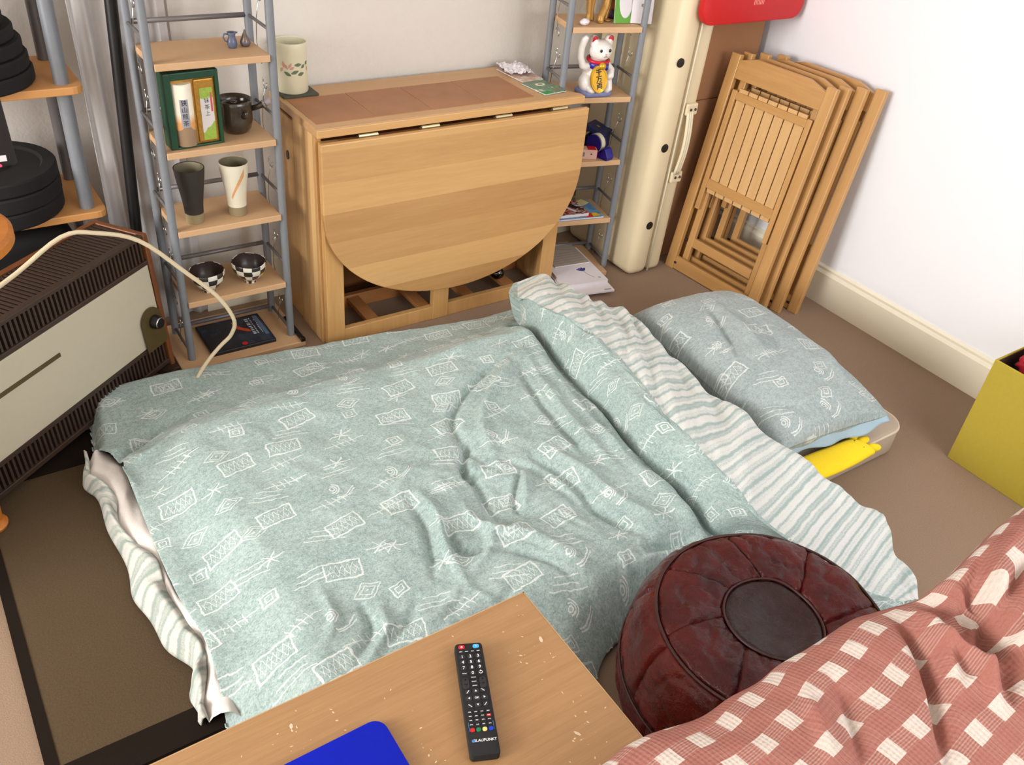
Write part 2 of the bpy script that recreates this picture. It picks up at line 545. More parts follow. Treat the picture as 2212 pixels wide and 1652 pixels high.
M['heat_panel'] = plain('cream_enamel', (192, 184, 162), 0.45, var=0.03, scale=50)
M['heat_dark'] = plain('brown_enamel', (58, 42, 32), 0.5, var=0.1)
M['heat_in'] = plain('heater_inside', (14, 11, 10), 0.8)
M['heat_wood'] = wood('heater_end_wood', (126, 74, 38), (98, 54, 26), 2, 0.45)
M['bronze'] = plain('olive_plate', (92, 78, 46), 0.4, metal=0.3)
M['cable'] = plain('cream_cable', (212, 196, 164), 0.5, var=0.03)
M['curtain'] = plain('grey_curtain', (206, 202, 200), 0.95, var=0.03, scale=30)

M['ctable'] = wood('oak_laminate', (172, 131, 88), (142, 104, 66), 0, 0.5, stretch=26, scale=14)
M['ctable_edge'] = plain('oak_edge', (188, 150, 106), 0.5)
M['blue'] = plain('blue_cover', (2, 26, 176), 0.55, var=0.06, scale=30, spec=0.2)
M['yellow'] = plain('yellow_green_fabric', (172, 152, 50), 0.9, var=0.05, scale=90, bmp=0.15, bscale=400)
M['lining'] = plain('dark_brown_lining', (62, 40, 26), 0.9)
M['redcloth'] = plain('red_cloth', (178, 22, 40), 0.95, var=0.14, scale=30, bmp=0.3, bscale=120)
M['greycloth'] = plain('grey_patterned_cloth', (96, 80, 88), 0.95, var=0.5, scale=70)
M['plush'] = plain('yellow_plush', (240, 206, 26), 0.95, var=0.06, scale=120, bmp=0.2, bscale=300)
M['plushdark'] = plain('plush_stitch', (90, 80, 20), 0.9)
M['mat_side'] = plain('mattress_side', (176, 160, 142), 0.95, var=0.05, scale=120)
M['mat_pipe'] = plain('mattress_piping', (206, 190, 170), 0.9)
M['white_fill'] = plain('white_filling', (222, 214, 208), 0.95, var=0.04, scale=60, bmp=0.3, bscale=60, bdist=0.005)
M['flap'] = plain('blue_grey_hem', (150, 172, 184), 0.95, var=0.08, scale=90)
M['cloth'] = motif_cloth('printed_green_cotton', (128, 150, 147), (180, 195, 191), (228, 232, 228))
M['pcloth'] = motif_cloth('printed_grey_cotton', (132, 146, 146), (170, 179, 178), (214, 217, 212))
M['stripe_r'] = stripe_cloth('striped_reverse', (158, 177, 174), (216, 217, 213), 26, 0)
M['stripe_h'] = stripe_cloth('striped_hem', (146, 158, 150), (200, 198, 190), 26, 0)
M['throw'] = throw_cloth('checked_throw', (176, 118, 106), (226, 212, 200))
M['orange'] = wood('orange_pine', (200, 124, 48), (160, 88, 28), 0, 0.35)
M['paper'] = plain('white_paper', (222, 216, 220), 0.7, var=0.03)
M['glass_dark'] = plain('dark_glass', (16, 12, 14), 0.08, spec=0.8)
M['sofa'] = plain('sofa_cover', (150, 86, 74), 0.95)

def leather(name='oxblood_leather', c1=(84, 20, 18), c2=(40, 9, 9)):
    m, nt, bs = newmat(name)
    v = objvec(nt)
    f = noise_fac(nt, 9, 5, v, 0.65)
    nt.links.new(mixc(nt, X.op('ADD', (f - 0.35) * 2.4, 0.0, clamp=True), lin(c1), lin(c2)), bs.inputs['Base Color'])
    r = noise_fac(nt, 14, 4, v)
    lk(nt, r * 0.42 + 0.06, bs.inputs['Roughness']); bs.inputs['Specular IOR Level'].default_value = 0.25; bs.inputs['Coat Weight'].default_value = 0.12; bs.inputs['Coat Roughness'].default_value = 0.22
    cr = nt.nodes.new('ShaderNodeTexVoronoi'); cr.inputs['Scale'].default_value = 26; nt.links.new(v, cr.inputs['Vector'])
    bump(nt, bs, noise_fac(nt, 30, 5, v, 0.7) + X(cr.outputs['Distance']) * 0.5, 0.7, 0.008)
    return m
M['leather'] = leather()
M['leather_red'] = leather('red_brown_leather', (104, 28, 20), (54, 13, 11))
M['leather_dark'] = leather('worn_dark_leather', (54, 28, 25), (28, 15, 14))
M['seam'] = plain('seam_leather', (60, 24, 18), 0.5, var=0.2)

# ---------------------------------------------------------------- the room
struct(obj('floor', bx((-3.5, -1.3, -0.03), (2.95, 3.08, 0.0)), M['carpet']), 'taupe carpet on the floor')
struct(obj('ceiling', bx((-3.6, -1.4, 2.45), (2.95, 3.08, 2.5)), M['ceiling']), 'white ceiling')
wb = BM(); box(wb, (0.70, 2.702, 0), (2.95, 3.08, 2.45)); box(wb, (-3.6, 2.98, 0), (0.70, 3.08, 2.45))
struct(obj('wall_back', wb, M['wall']), 'off-white textured back wall')
struct(obj('wall_right', bx((2.832, -1.4, 0), (2.95, 2.702, 2.45)), M['wall_r']), 'bright white right wall')
wl = BM()
box(wl, (-3.62, -1.4, 0), (-3.5, 2.98, 0.92)); box(wl, (-3.62, -1.4, 2.42), (-3.5, 2.98, 2.45))
box(wl, (-3.62, -1.4, 0.92), (-3.5, 0.02, 2.42)); box(wl, (-3.62, 2.28, 0.92), (-3.5, 2.98, 2.42))
struct(obj('wall_left', wl, M['wall']), 'off-white left wall with window opening')
wf = BM()
box(wf, (-3.5, -1.42, 0), (2.832, -1.3, 1.1)); box(wf, (-3.5, -1.42, 2.4), (2.832, -1.3, 2.45))
box(wf, (-3.5, -1.42, 1.1), (0.92, -1.3, 2.4))
struct(obj('wall_front', wf, M['wall']), 'wall behind the viewer with opening for the added fill light')
def window(name, along, a0, a1, z0, z1, c):
    f = BM()
    def bar(p0, p1, q0, q1):
        if along == 'y': box(f, (c - .03, p0, q0), (c + .03, p1, q1))
        else: box(f, (p0, c - .03, q0), (p1, c + .03, q1))
    bar(a0, a1, z0, z0 + .05); bar(a0, a1, z1 - .05, z1); bar(a0, a0 + .05, z0, z1); bar(a1 - .05, a1, z0, z1)
    m = (a0 + a1) / 2; bar(m - .02, m + .02, z0, z1)
    return struct(obj(name, f, M['ceiling']), 'white window frame')
window('window_1', 'y', 0.02, 2.28, 0.92, 2.42, -3.53)
window('fill_window', 'x', 0.92, 2.83, 1.1, 2.4, -1.34)  # unseen window, made up to hold the fill lamp at the front
sk = BM()
prism(sk, [(0, 0), (0.020, 0), (0.020, 0.125), (0.012, 0.137), (0.012, 0.146), (0.004, 0.152), (0, 0.152)], 3.98,
      Matrix(((-1, 0, 0, 2.832), (0, 0, 1, -1.3), (0, 1, 0, 0), (0, 0, 0, 1))))
bmesh.ops.recalc_face_normals(sk, faces=sk.faces)
struct(obj('baseboard_right', sk, M['skirting']), 'cream moulded skirting board along the right wall')
struct(obj('baseboard_back', bx((0.70, 2.684, 0), (2.81, 2.702, 0.15)), M['skirting']), 'cream skirting board behind the table')

# ---------------------------------------------------------------- rug
rg = thing('rug', 'flat brown woven rug with dark bound border beside the bed', 'rug', (0.4, 1.6, 0.0))
wobj('weave', bx((-0.080, 1.19, 0.001), (0.355, 2.06, 0.009)), M['rug'], rg)
e = BM()
box(e, (-0.104, 1.115, 0.0012), (-0.080, 2.20, 0.0105)); box(e, (-0.080, 1.115, 0.0012), (0.355, 1.19, 0.0105)); box(e, (0.355, 1.115, 0.0012), (0.379, 2.20, 0.0105)); box(e, (-0.080, 2.06, 0.0012), (0.355, 2.20, 0.0105))
wobj('border', e, M['rug_edge'], rg)

# ---------------------------------------------------------------- drop-leaf table
T = thing('drop_leaf_table', 'light hardwood folding table with half-round leaf hanging down', 'table', (1.45, 2.48, 0))
tp = BM(); prism(tp, [(0.967, 2.312), (1.938, 2.312), (1.938, 2.335), (1.892, 2.385), (1.892, 2.676), (0.967, 2.676)], 0.026, Matrix.Translation((0, 0, 0.716)), 0.004)
wobj('tabletop', tp, M['table_t'], T)
rim = BM()
box(rim, (0.967, 2.306, 0.717), (1.938, 2.3135, 0.7405), 0.002)
wobj('front_edge', rim, M['table'], T)
tx = 0.985
for k in range(4):
    w = 0.193
    t_ = wobj('tile', bx((tx, 2.352 + 0.002 * (k % 2), 0.7405), (tx + w - 0.0025, 2.575, 0.7432 + 0.0006 * (k % 2)), 0.0008, 1), M['tile'], T)
    tx += w + 0.0005
# leaf: half ellipse with straight shoulders
R_ = []
zc = 0.50
for k in range(49):
    t = math.pi * k / 48
    R_.append((0.4875 * math.cos(t) * -1, -0.372 * math.sin(t) ** 0.92))
poly = [(-0.4875, 0.205)] + R_ + [(0.4875, 0.205)]
poly = poly[::-1]
lf = BM()
prism(lf, poly, 0.020, Matrix(((1, 0, 0, 1.454), (0, 0, -1, 2.300), (0, 1, 0, 0.502), (0, 0, 0, 1))), 0.003)
wobj('leaf', lf, M['table'], T)
for hx in (1.095, 1.305, 1.575, 1.80):
    h = BM(); tube(h, [(hx, 2.303, 0.711), (hx + 0.062, 2.303, 0.711)], 0.0055, 8); box(h, (hx, 2.303, 0.7045), (hx + 0.062, 2.318, 0.7085))
    wobj('hinge', h, M['hinge'], T)
# side panels and frame
for x0, x1 in ((0.970, 0.990), (1.866, 1.886)):
    wobj('side_panel', bx((x0, 2.333, 0.0), (x1, 2.50, 0.716), 0.002), M['table_v'], T)
    wobj('rear_side_panel', bx((x0 + .004, 2.512, 0.0), (x1 - .004, 2.655, 0.700), 0.004), M['table_l'], T)
hl = BM(); lathe(hl, [(0.0, 0.0), (0.010, 0.0), (0.010, 0.003), (0.0, 0.003)], 16, (0, 0, 0))
hl.transform(Matrix(((0, 0, 1, 0.9715), (1, 0, 0, 2.560), (0, 1.5, 0, 0.575), (0, 0, 0, 1))))
wobj('finger_hole', hl, M['bolt'], T)
for x0 in (0.978, 1.376, 1.832):
    wobj('leg', bx((x0, 2.306, 0.0), (x0 + 0.061, 2.332, 0.700), 0.002), M['table_l'], T)
wobj('bottom_rail', bx((1.038, 2.308, 0.0), (1.832, 2.330, 0.052), 0.002), M['table_l'], T)
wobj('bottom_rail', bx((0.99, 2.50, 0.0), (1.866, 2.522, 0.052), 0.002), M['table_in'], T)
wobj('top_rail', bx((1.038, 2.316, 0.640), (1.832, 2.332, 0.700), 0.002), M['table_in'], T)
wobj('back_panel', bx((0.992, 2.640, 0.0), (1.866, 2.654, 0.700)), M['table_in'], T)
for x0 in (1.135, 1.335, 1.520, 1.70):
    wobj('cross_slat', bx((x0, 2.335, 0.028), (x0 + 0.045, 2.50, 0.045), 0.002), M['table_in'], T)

# ---------------------------------------------------------------- ladder shelf units
SHZ = (0.229, 0.464, 0.700, 0.938, 1.176, 1.414)
def scroll(bm, x, y0, y1, z0):
    """slim S-shaped scroll wire between front and back posts"""
    ym = (y0 + y1) / 2; pts = []
    for k in range(15):
        t = k / 14 * 4.6
        r = 0.006 + 0.0032 * t
        pts.append((x, ym - 0.018 + r * math.cos(t + 2.4), z0 - 0.028 + r * math.sin(t + 2.4)))
    tube(bm, pts, 0.0016, 5)
    pts = []
    for k in range(15):
        t = k / 14 * 4.6
        r = 0.006 + 0.0032 * t
        pts.append((x, ym + 0.020 - r * math.cos(t + 2.2), z0 + 0.034 - r * math.sin(t + 2.2)))
    tube(bm, pts, 0.0016, 5)
    tube(bm, [(x, ym - 0.004, z0 - 0.045), (x, ym + 0.02, z0 - 0.10), (x, ym + 0.03, z0 - 0.16), (x, ym + 0.012, z0 - 0.20)], 0.0014, 5)

def ladder(label, loc, yaw, w, d, dz, base):
    t = thing('ladder_shelf', label, 'shelf unit', loc, (0, 0, math.radians(yaw)))
    x0, x1, y0, y1 = -w / 2, w / 2, -d / 2, d / 2
    wobj = lambda nm, bm, mt, par, **k: obj(nm, bm, mt, par, **k)
    for x in (x0, x1):
        for y in (y0, y1):
            b = BM(); tube(b, [(x, y, 0.018), (x, y, 1.62)], 0.0118, 12); wobj('post', b, M['post'], t, smooth=True, angle=40)
    wobj('base', bx((base[0], base[1], 0), (base[2], base[3], 0.02), 0.003), M['shelf'], t)
    for z in SHZ:
        wobj('shelf', bx((x0 + 0.010, y0 - 0.014, z + dz - 0.019), (x1 - 0.010, y1 + 0.014, z + dz), 0.002), M['shelf'], t)
    for z in (0.041, 0.285, 0.522, 0.760, 0.998, 1.236):
        b = BM(); tube(b, [(x0, y1, z + dz), (x1, y1, z + dz)], 0.0072, 8); wobj('rung', b, M['rung'], t, smooth=True)
        for x in (x0, x1):
            b = BM(); tube(b, [(x, y0, z + dz), (x, y1, z + dz)], 0.0048, 8); wobj('side_rung', b, M['rung'], t, smooth=True)
    for z in (0.15, 0.39, 0.625, 0.862, 1.10):
        for x in (x0, x1):
            b = BM(); scroll(b, x, y0, y1, z + dz); wobj('scroll_wire', b, M['chrome'], t, smooth=True)
    return t
LS = ladder('grey tubular ladder shelf with beech boards, left of the table', (0.721, 2.485, 0), 0, 0.328, 0.170, 0.0, (-0.208, -0.14, 0.194, 0.14))
RS = ladder('grey tubular ladder shelf with beech boards, right of the table', (2.064, 2.447, 0), -13, 0.279, 0.150, 0.005, (-0.130, -0.125, 0.132, 0.120))

# ---------------------------------------------------------------- massage table, folded and stood on end
MT = thing('folded_massage_table', 'folded cream vinyl massage table standing on end beside right shelf unit', 'massage table', (2.33, 2.45, 0))
ln = 0.030
def lean(bm, zt=1.30):
    for v in bm.verts: v.co.x += ln * v.co.z
    return bm
b = bx((2.232, 2.240, 0.0), (2.335, 2.662, 1.30), 0.036, 4); wobj('padded_half', lean(b), M['cream'], MT, smooth=True, angle=50)
b = bx((2.337, 2.252, 0.0), (2.412, 2.662, 1.30), 0.024, 4); wobj('padded_half', lean(b), M['cream'], MT, smooth=True, angle=50)
b = BM(); tube(b, [(2.336 + ln * z, 2.247, z) for z in (0.01, 0.4, 0.8, 1.29)], 0.004, 6); wobj('seam_piping', b, M['cream2'], MT, smooth=True)
for (bx_, bz) in ((2.290, 0.219), (2.290, 0.531), (2.285, 0.840)):
    b = BM(); lathe(b, [(0, 0.004), (0.010, 0.004), (0.016, 0.003), (0.0165, 0.0), (0.0, 0.0)], 20)
    b.transform(Matrix(((1, 0, 0, bx_ + 0.004), (0, 0, -1, 2.241), (0, 1, 0, bz), (0, 0, 0, 1))))
    wobj('black_stud', b, M['black'], MT, smooth=True, angle=40)
hd = BM()
for k in range(3):
    xo = 2.350 + 0.010 * k + 0.004
    pts = [(xo + ln * z, 2.242 - 0.014 * math.sin(math.pi * (z - 0.42) / 0.235) - 0.006, z) for z in np.linspace(0.42, 0.655, 12)]
    tube(hd, pts, 0.0056, 8)
hb = wobj('handle', hd, M['cream2'], MT, smooth=True)
for z in (0.405, 0.665):
    wobj('handle_mount', bx((2.345 + ln * z, 2.236, z - 0.022), (2.40 + ln * z, 2.254, z + 0.022), 0.006), M['cream'], hb)
    for q in (0.014, 0.036):
        b = BM(); ball(b, (2.350 + ln * z + q, 2.236, z), 0.0055, 10, 6); wobj('rivet', b, M['bolt'], hb, smooth=True)

# ---------------------------------------------------------------- cardboard boxes and red case
def carton(label, lo, hi):
    t = thing('cardboard_box', label, 'box', ((lo[0] + hi[0]) / 2, (lo[1] + hi[1]) / 2, lo[2]))
    wobj('carton', bx(lo, hi, 0.003, 1), M['card'], t)
    wobj('top_flap', bx((lo[0] + .002, lo[1] + .001, hi[2] - 0.0005), ((lo[0] + hi[0]) / 2 - 0.002, hi[1] - .001, hi[2] + 0.003)), M['card'], t)
    wobj('top_flap', bx(((lo[0] + hi[0]) / 2 + 0.002, lo[1] + .001, hi[2] - 0.0005), (hi[0] - .002, hi[1] - .001, hi[2] + 0.003)), M['card'], t)
    return t
carton('brown cardboard box standing on the floor in the corner, lower of two', (2.462, 2.33, 0.0), (2.79, 2.66, 0.651))
carton('brown cardboard box stacked on another in the corner', (2.460, 2.332, 0.655), (2.788, 2.66, 0.962))
RC = thing('red_case', 'flat red rounded case lying on top of the cardboard boxes', 'case', (2.53, 2.4, 0.965))
b = BM()
prism(b, rounded(0.500, 0.40, 0.050, 6), 0.033, Matrix(((1, 0, 0, 2.562), (0, 0, 1, 2.20), (0, 1, 0, 1.168), (0, 0, 0, 1))), 0.006)
wobj('lid', b, M['red'], RC, smooth=True, angle=40)
wobj('case_body', bx((2.475, 2.2325, 0.9655), (2.80, 2.62, 1.34), 0.02, 3), M['red'], RC, smooth=True, angle=40)
ttx = text('print', 'IIIIIII', 0.030, axes((2.570, 2.1995, 1.036), (1, 0, 0.02), (0, 0, 1)), M['redtext'], RC)

# ---------------------------------------------------------------- folding chairs against the right wall
cy, cth = -1.49799722, 0.14844
wh = Vector((math.cos(cy), math.sin(cy), 0)); nh = Vector((-wh.y, wh.x, 0))
cv = nh * math.sin(cth) + Vector((0, 0, math.cos(cth))); cn = cv.cross(wh)
CR = Matrix((wh, cn, cv)).transposed()
def make_chair():
    t = thing('folding_chair', 'front folding wooden slatted chair of the stack leaning on right wall', 'chair', (2.4537, 2.2685, 0.0), mat3=CR, group='folding chairs leaning on the right wall')
    W, L = 0.461, 0.855
    for u in (0.0, W - 0.042):
        obj('leg', bx((u, 0.0, 0.0), (u + 0.042, 0.022, L), 0.003), M['chair'], t)
    P = [(0.042, 0.772), (W - 0.042, 0.772), (W - 0.042, 0.836), (0.345, 0.858), (0.116, 0.858), (0.042, 0.836)]
    b = BM(); prism(b, P, 0.018, Matrix(((1, 0, 0, 0), (0, 0, 1, 0.002), (0, 1, 0, 0), (0, 0, 0, 1))), 0.002); obj('backrest', b, M['chair_h'], t)
    obj('bottom_rail', bx((0.042, 0.003, 0.004), (W - 0.042, 0.019, 0.058), 0.002), M['chair_h'], t)
    for u in (0.050, W - 0.050 - 0.022):
        obj('seat_side', bx((u, 0.004, 0.27), (u + 0.022, 0.028, 0.735), 0.002), M['chair'], t)
        obj('rear_leg', bx((u + 0.006 if u < .2 else u - 0.006, 0.024, 0.035), (u + 0.034 if u < .2 else u + 0.016, 0.044, 0.79), 0.003), M['chair'], t)
    obj('seat_rail', bx((0.072, 0.004, 0.703), (W - 0.072, 0.022, 0.731), 0.002), M['chair_h'], t)
    obj('seat_rail', bx((0.072, 0.004, 0.362), (W - 0.072, 0.022, 0.398), 0.002), M['chair_h'], t)
    for k in range(7):
        u = 0.077 + k * 0.0444
        obj('seat_slat', bx((u, 0.010, 0.345), (u + 0.0398, 0.018, 0.745), 0.0012, 1), M['slat'], t)
    obj('stretcher', bx((0.08, 0.026, 0.112), (W - 0.08, 0.042, 0.150), 0.002), M['chair_h'], t)
    for u in (0.047, W - 0.047):
        b = BM(); tube(b, [(u - 0.006, 0.006, 0.030), (u + 0.006, 0.006, 0.030)], 0.006, 8); obj('bolt', b, M['bolt'], t)
        b = BM(); tube(b, [(u - 0.006, 0.03, 0.128), (u + 0.006, 0.03, 0.128)], 0.006, 8); obj('bolt', b, M['bolt'], t)
    return t
ch0 = make_chair()
lab = ['second folding wooden chair of the stack, just behind the front one', 'third folding wooden chair of the stack, one from the wall', 'rearmost folding wooden chair of the stack, touching the right wall']
for i, (off, du, dl) in enumerate(((0.052, -0.012, 0.0), (0.106, -0.045, 0.0), (0.160, -0.085, 0.0))):
    c = copy_tree(ch0)
    d = cn.copy(); d.z = 0
    c.location = Vector(ch0.location) + Vector((cn.x, cn.y, 0)).normalized() * off / math.cos(cth) + Vector((wh.x, wh.y, 0)) * -du
    c['label'] = lab[i]

# ---------------------------------------------------------------- heater on the left
hy = 0.650806
hu = Vector((math.cos(hy), math.sin(hy), 0)); hn = Vector((math.sin(hy), -math.cos(hy), 0))
HR = Matrix((hu, -hn, Vector((0, 0, 1)))).transposed()      # x along the heater to its right end, y backwards, z up
HT = thing('storage_heater', 'brown storage heater with cream front panel and wooden ends', 'heater', (0.5019, 2.4068, 0.0), mat3=HR)
HL = 1.15; LEAN = 0.027; HH = 0.463; HD = 0.17
def fy(z): return LEAN * (z - 0.03) / 0.433            # front face recedes with height
def slab(x0, x1, z0, z1, y0, y1, bev=0.0):
    """block whose front follows the sloping face"""
    b = BM()
    vs = [b.verts.new(Vector(p)) for p in ((x0, fy(z0) + y0, z0), (x1, fy(z0) + y0, z0), (x1, fy(z0) + y1, z0), (x0, fy(z0) + y1, z0),
                                           (x0, fy(z1) + y0, z1), (x1, fy(z1) + y0, z1), (x1, fy(z1) + y1, z1), (x0, fy(z1) + y1, z1))]
    for f in ((3, 2, 1, 0), (4, 5, 6, 7), (0, 1, 5, 4), (1, 2, 6, 5), (2, 3, 7, 6), (3, 0, 4, 7)): b.faces.new([vs[i] for i in f])
    if bev: bmesh.ops.bevel(b, geom=list(b.edges), offset=bev, segments=2, affect='EDGES', profile=0.5)
    return b
obj('core', slab(-HL, -0.020, 0.05, HH - 0.010, 0.012, HD - 0.012), M['heat_in'], HT)
obj('front_panel', slab(-HL, -0.022, 0.130, 0.372, -0.004, 0.012, 0.002), M['heat_panel'], HT)
obj('wooden_end', slab(-0.018, 0.0, 0.02, HH, -0.006, HD + 0.004, 0.003), M['heat_wood'], HT)
obj('wooden_end', slab(-HL - 0.018, -HL, 0.02, HH, -0.006, HD + 0.004, 0.003), M['heat_wood'], HT)
obj('back_rail', bx((-HL, LEAN + HD - 0.014, HH - 0.02), (-0.018, LEAN + HD + 0.004, HH)), M['heat_wood'], HT)
for z0, z1 in ((0.372, 0.386), (HH - 0.012, HH), (0.115, 0.131), (0.035, 0.050)):
    obj('grille_rail', slab(-HL, -0.018, z0, z1, -0.004, 0.016, 0.002), M['heat_dark'], HT)
n = 74
for k in range(n):
    x = -0.030 - k * (HL - 0.05) / n
    f = obj('fin', slab(x - 0.0035, x + 0.0035, 0.386, HH - 0.012, 0.0, 0.014), M['heat_dark'], HT)
    f = obj('fin', slab(x - 0.0035, x + 0.0035, 0.050, 0.115, 0.0, 0.014), M['heat_dark'], HT)
    f = obj('top_fin', bx((x - 0.004, LEAN + 0.012, HH - 0.012), (x + 0.004, LEAN + HD - 0.014, HH - 0.002)), M['heat_dark'], HT)
# control plate and knob
pl = BM()
pp = [(-0.105, 0.118)] + [(-0.064 + 0.043 * math.cos(t), 0.208 + 0.043 * math.sin(t)) for t in np.linspace(math.pi, 0.15, 16)] + [(-0.019, 0.195), (-0.019, 0.118)]
prism(pl, pp, 0.004, Matrix(((1, 0, 0, 0), (0, 0.062, 1, -0.0205), (0, 1, 0, 0), (0, 0, 0, 1))))
for v in pl.verts: v.co.y += 0.006
cp = obj('control_plate', pl, M['bronze'], HT)
kn = BM(); lathe(kn, [(0, 0.022), (0.015, 0.022), (0.019, 0.018), (0.021, 0.0), (0, 0)], 24)
kn.transform(Matrix(((1, 0, 0, -0.058), (0, 0, -1, -0.004), (0, 1, 0, 0.205), (0, 0, 0, 1)))); obj('knob', kn, M['black'], cp, smooth=True, angle=40)
kn = BM(); lathe(kn, [(0.0162, 0.0225), (0.0186, 0.0205), (0.0180, 0.0185), (0.0158, 0.021)], 24)
kn.transform(Matrix(((1, 0, 0, -0.058), (0, 0, -1, -0.004), (0, 1, 0, 0.205), (0, 0, 0, 1)))); obj('chrome_ring', kn, M['chrome'], cp, smooth=True)
obj('name_badge', slab(-0.62, -0.40, 0.286, 0.297, -0.0065, 0.0), M['bronze'], HT)
for x in (-0.03, -HL + 0.02):
    obj('foot', bx((x - 0.02, -0.03, 0.0), (x + 0.02, 0.20, 0.024), 0.004), M['heat_dark'], HT)

# ---------------------------------------------------------------- curtain, pole, weight rack
def curtain():
    n, m = 140, 30
    x = np.linspace(0.432, 0.69, n); z = np.linspace(0.02, 2.30, m)
    P = np.zeros((n, m, 3)); UV = np.zeros((n, m, 2))
    for j, zz in enumerate(z):
        w = 0.009 * np.sin(x * 2 * math.pi / 0.062 + 0.6 * np.sin(zz * 1.3)) + 0.003 * np.sin(x * 2 * math.pi / 0.029 + zz)
        P[:, j, 0] = x + 0.006 * np.sin(zz * 2 + x * 30); P[:, j, 1] = 2.668 + w; P[:, j, 2] = zz
        UV[:, j, 0] = x; UV[:, j, 1] = zz
    t = thing('curtain', 'pale grey curtain hanging in folds in the left corner', 'curtain', (0.56, 2.668, 0.0))
    grid('drape', P, UV, M['curtain'], t, thick=0.002)
    b = BM(); tube(b, [(0.36, 2.668, 2.335), (0.695, 2.668, 2.335)], 0.012, 10); wobj('rail', b, M['post'], t, smooth=True)
curtain()
pt = thing('black_pole', 'tall thin black pole standing before the grey curtain', 'pole', (0.48, 2.62, 0))
b = BM(); tube(b, [(0.480, 2.62, 0.012), (0.502, 2.62, 0.413), (0.536, 2.62, 1.041), (0.575, 2.62, 1.75)], 0.0165, 14); wobj('shaft', b, M['black'], pt, smooth=True, angle=40)
b = BM(); lathe(b, [(0, 0), (0.021, 0), (0.021, 0.010), (0.019, 0.016), (0, 0.016)], 24, (0.480, 2.62, 0.0)); wobj('base', b, M['black'], pt, smooth=True, angle=40)

rk = thing('weight_rack', 'wooden rack with thick grey pipe posts holding black weight plates', 'rack', (0.15, 2.58, 0))
RX0, RX1, RY0, RY1 = -0.24, 0.424, 2.578, 2.88
M['rackwood'] = plain('rack_board', (208, 150, 88), 0.5, var=0.08, scale=20)
for z in (0.12, 0.479, 0.839, 1.20):
    b = BM(); prism(b, [(x + (RX0 + RX1) / 2, y + (RY0 + RY1) / 2) for x, y in rounded(RX1 - RX0, RY1 - RY0, 0.028, 4)], 0.022, Matrix.Translation((0, 0, z - 0.022)), 0.003)
    wobj('board', b, M['rackwood'], rk)
for x in (RX0 + 0.045, RX1 - 0.047):
    for y in (RY0 + 0.04, RY1 - 0.04):
        b = BM(); tube(b, [(x, y, 0.0), (x, y, 1.6)], 0.0195 if y < 2.65 else 0.0175, 16); wobj('pipe_post', b, M['post'] if y < 2.65 else M['rung'], rk, smooth=True, angle=40)
def plate(c, r, th, label, group):
    t = thing('weight_plate', label, 'weight plate', c, group=group)
    b = BM()
    lathe(b, [(0.016, 0), (r - 0.004, 0), (r, 0.005), (r, th - 0.005), (r - 0.004, th), (r * 0.80, th), (r * 0.76, th - 0.007), (r * 0.34, th - 0.007), (r * 0.30, th - 0.001), (0.016, th - 0.001), (0.016, 0)], 40)
    obj('disc', b, M['blackrub'], t, smooth=True, angle=30)
    b = BM(); lathe(b, [(0.016, 0.002), (0.016, th - 0.001), (0.0135, th), (0.0135, 0.001), (0.016, 0.002)], 24); obj('hub_ring', b, M['bolt'], t, smooth=True)
    return t
z = 0.480
for k, (r, th, lb) in enumerate(((0.172, 0.043, 'large black weight plate at bottom of the lower rack stack'), (0.170, 0.043, 'large black weight plate in middle of the lower rack stack'), (0.165, 0.038, 'large black weight plate topmost on the lower rack stack'))):
    plate((0.152 + 0.004 * k, 2.705, z), r * 1.05, th * 1.05, lb, 'weight plates on the lower rack board'); z += th * 1.05 + 0.0008
z = 0.840
for k, (r, th, lb) in enumerate(((0.168, 0.036, 'black weight plate at bottom of the upper rack stack'), (0.165, 0.034, 'second black weight plate from bottom of the upper rack stack'), (0.160, 0.034, 'third black weight plate from bottom of the upper rack stack'), (0.150, 0.032, 'fourth black weight plate from bottom of the upper rack stack'), (0.135, 0.030, 'fifth black weight plate from bottom of the upper rack stack'), (0.115, 0.030, 'small black weight plate topmost on the upper rack stack'))):
    plate((0.152 - 0.003 * k, 2.705, z), r * 1.05, th * 1.05, lb, 'weight plates on the upper rack board'); z += th * 1.05 + 0.0008
bg = thing('black_bag', 'bulky black bag in the shadow behind the heater, under the rack', 'bag', (0.10, 2.69, 0.121))
b = BM(); box(b, (-0.14, 2.585, 0.121), (0.33, 2.79, 0.430), 0.04, 3)
for v in b.verts: v.co += Vector((noise.noise(v.co * 9), noise.noise(v.co * 9 + Vector((5, 0, 0))), 0)) * 0.008
wobj('bag_body', b, M['blackrub'], bg, smooth=True)
b = BM(); tube(b, [(0.05, 2.65, 0.426), (0.07, 2.65, 0.441), (0.15, 2.65, 0.443), (0.17, 2.65, 0.426)], 0.006, 6); wobj('carry_strap', b, M['black'], bg, smooth=True)

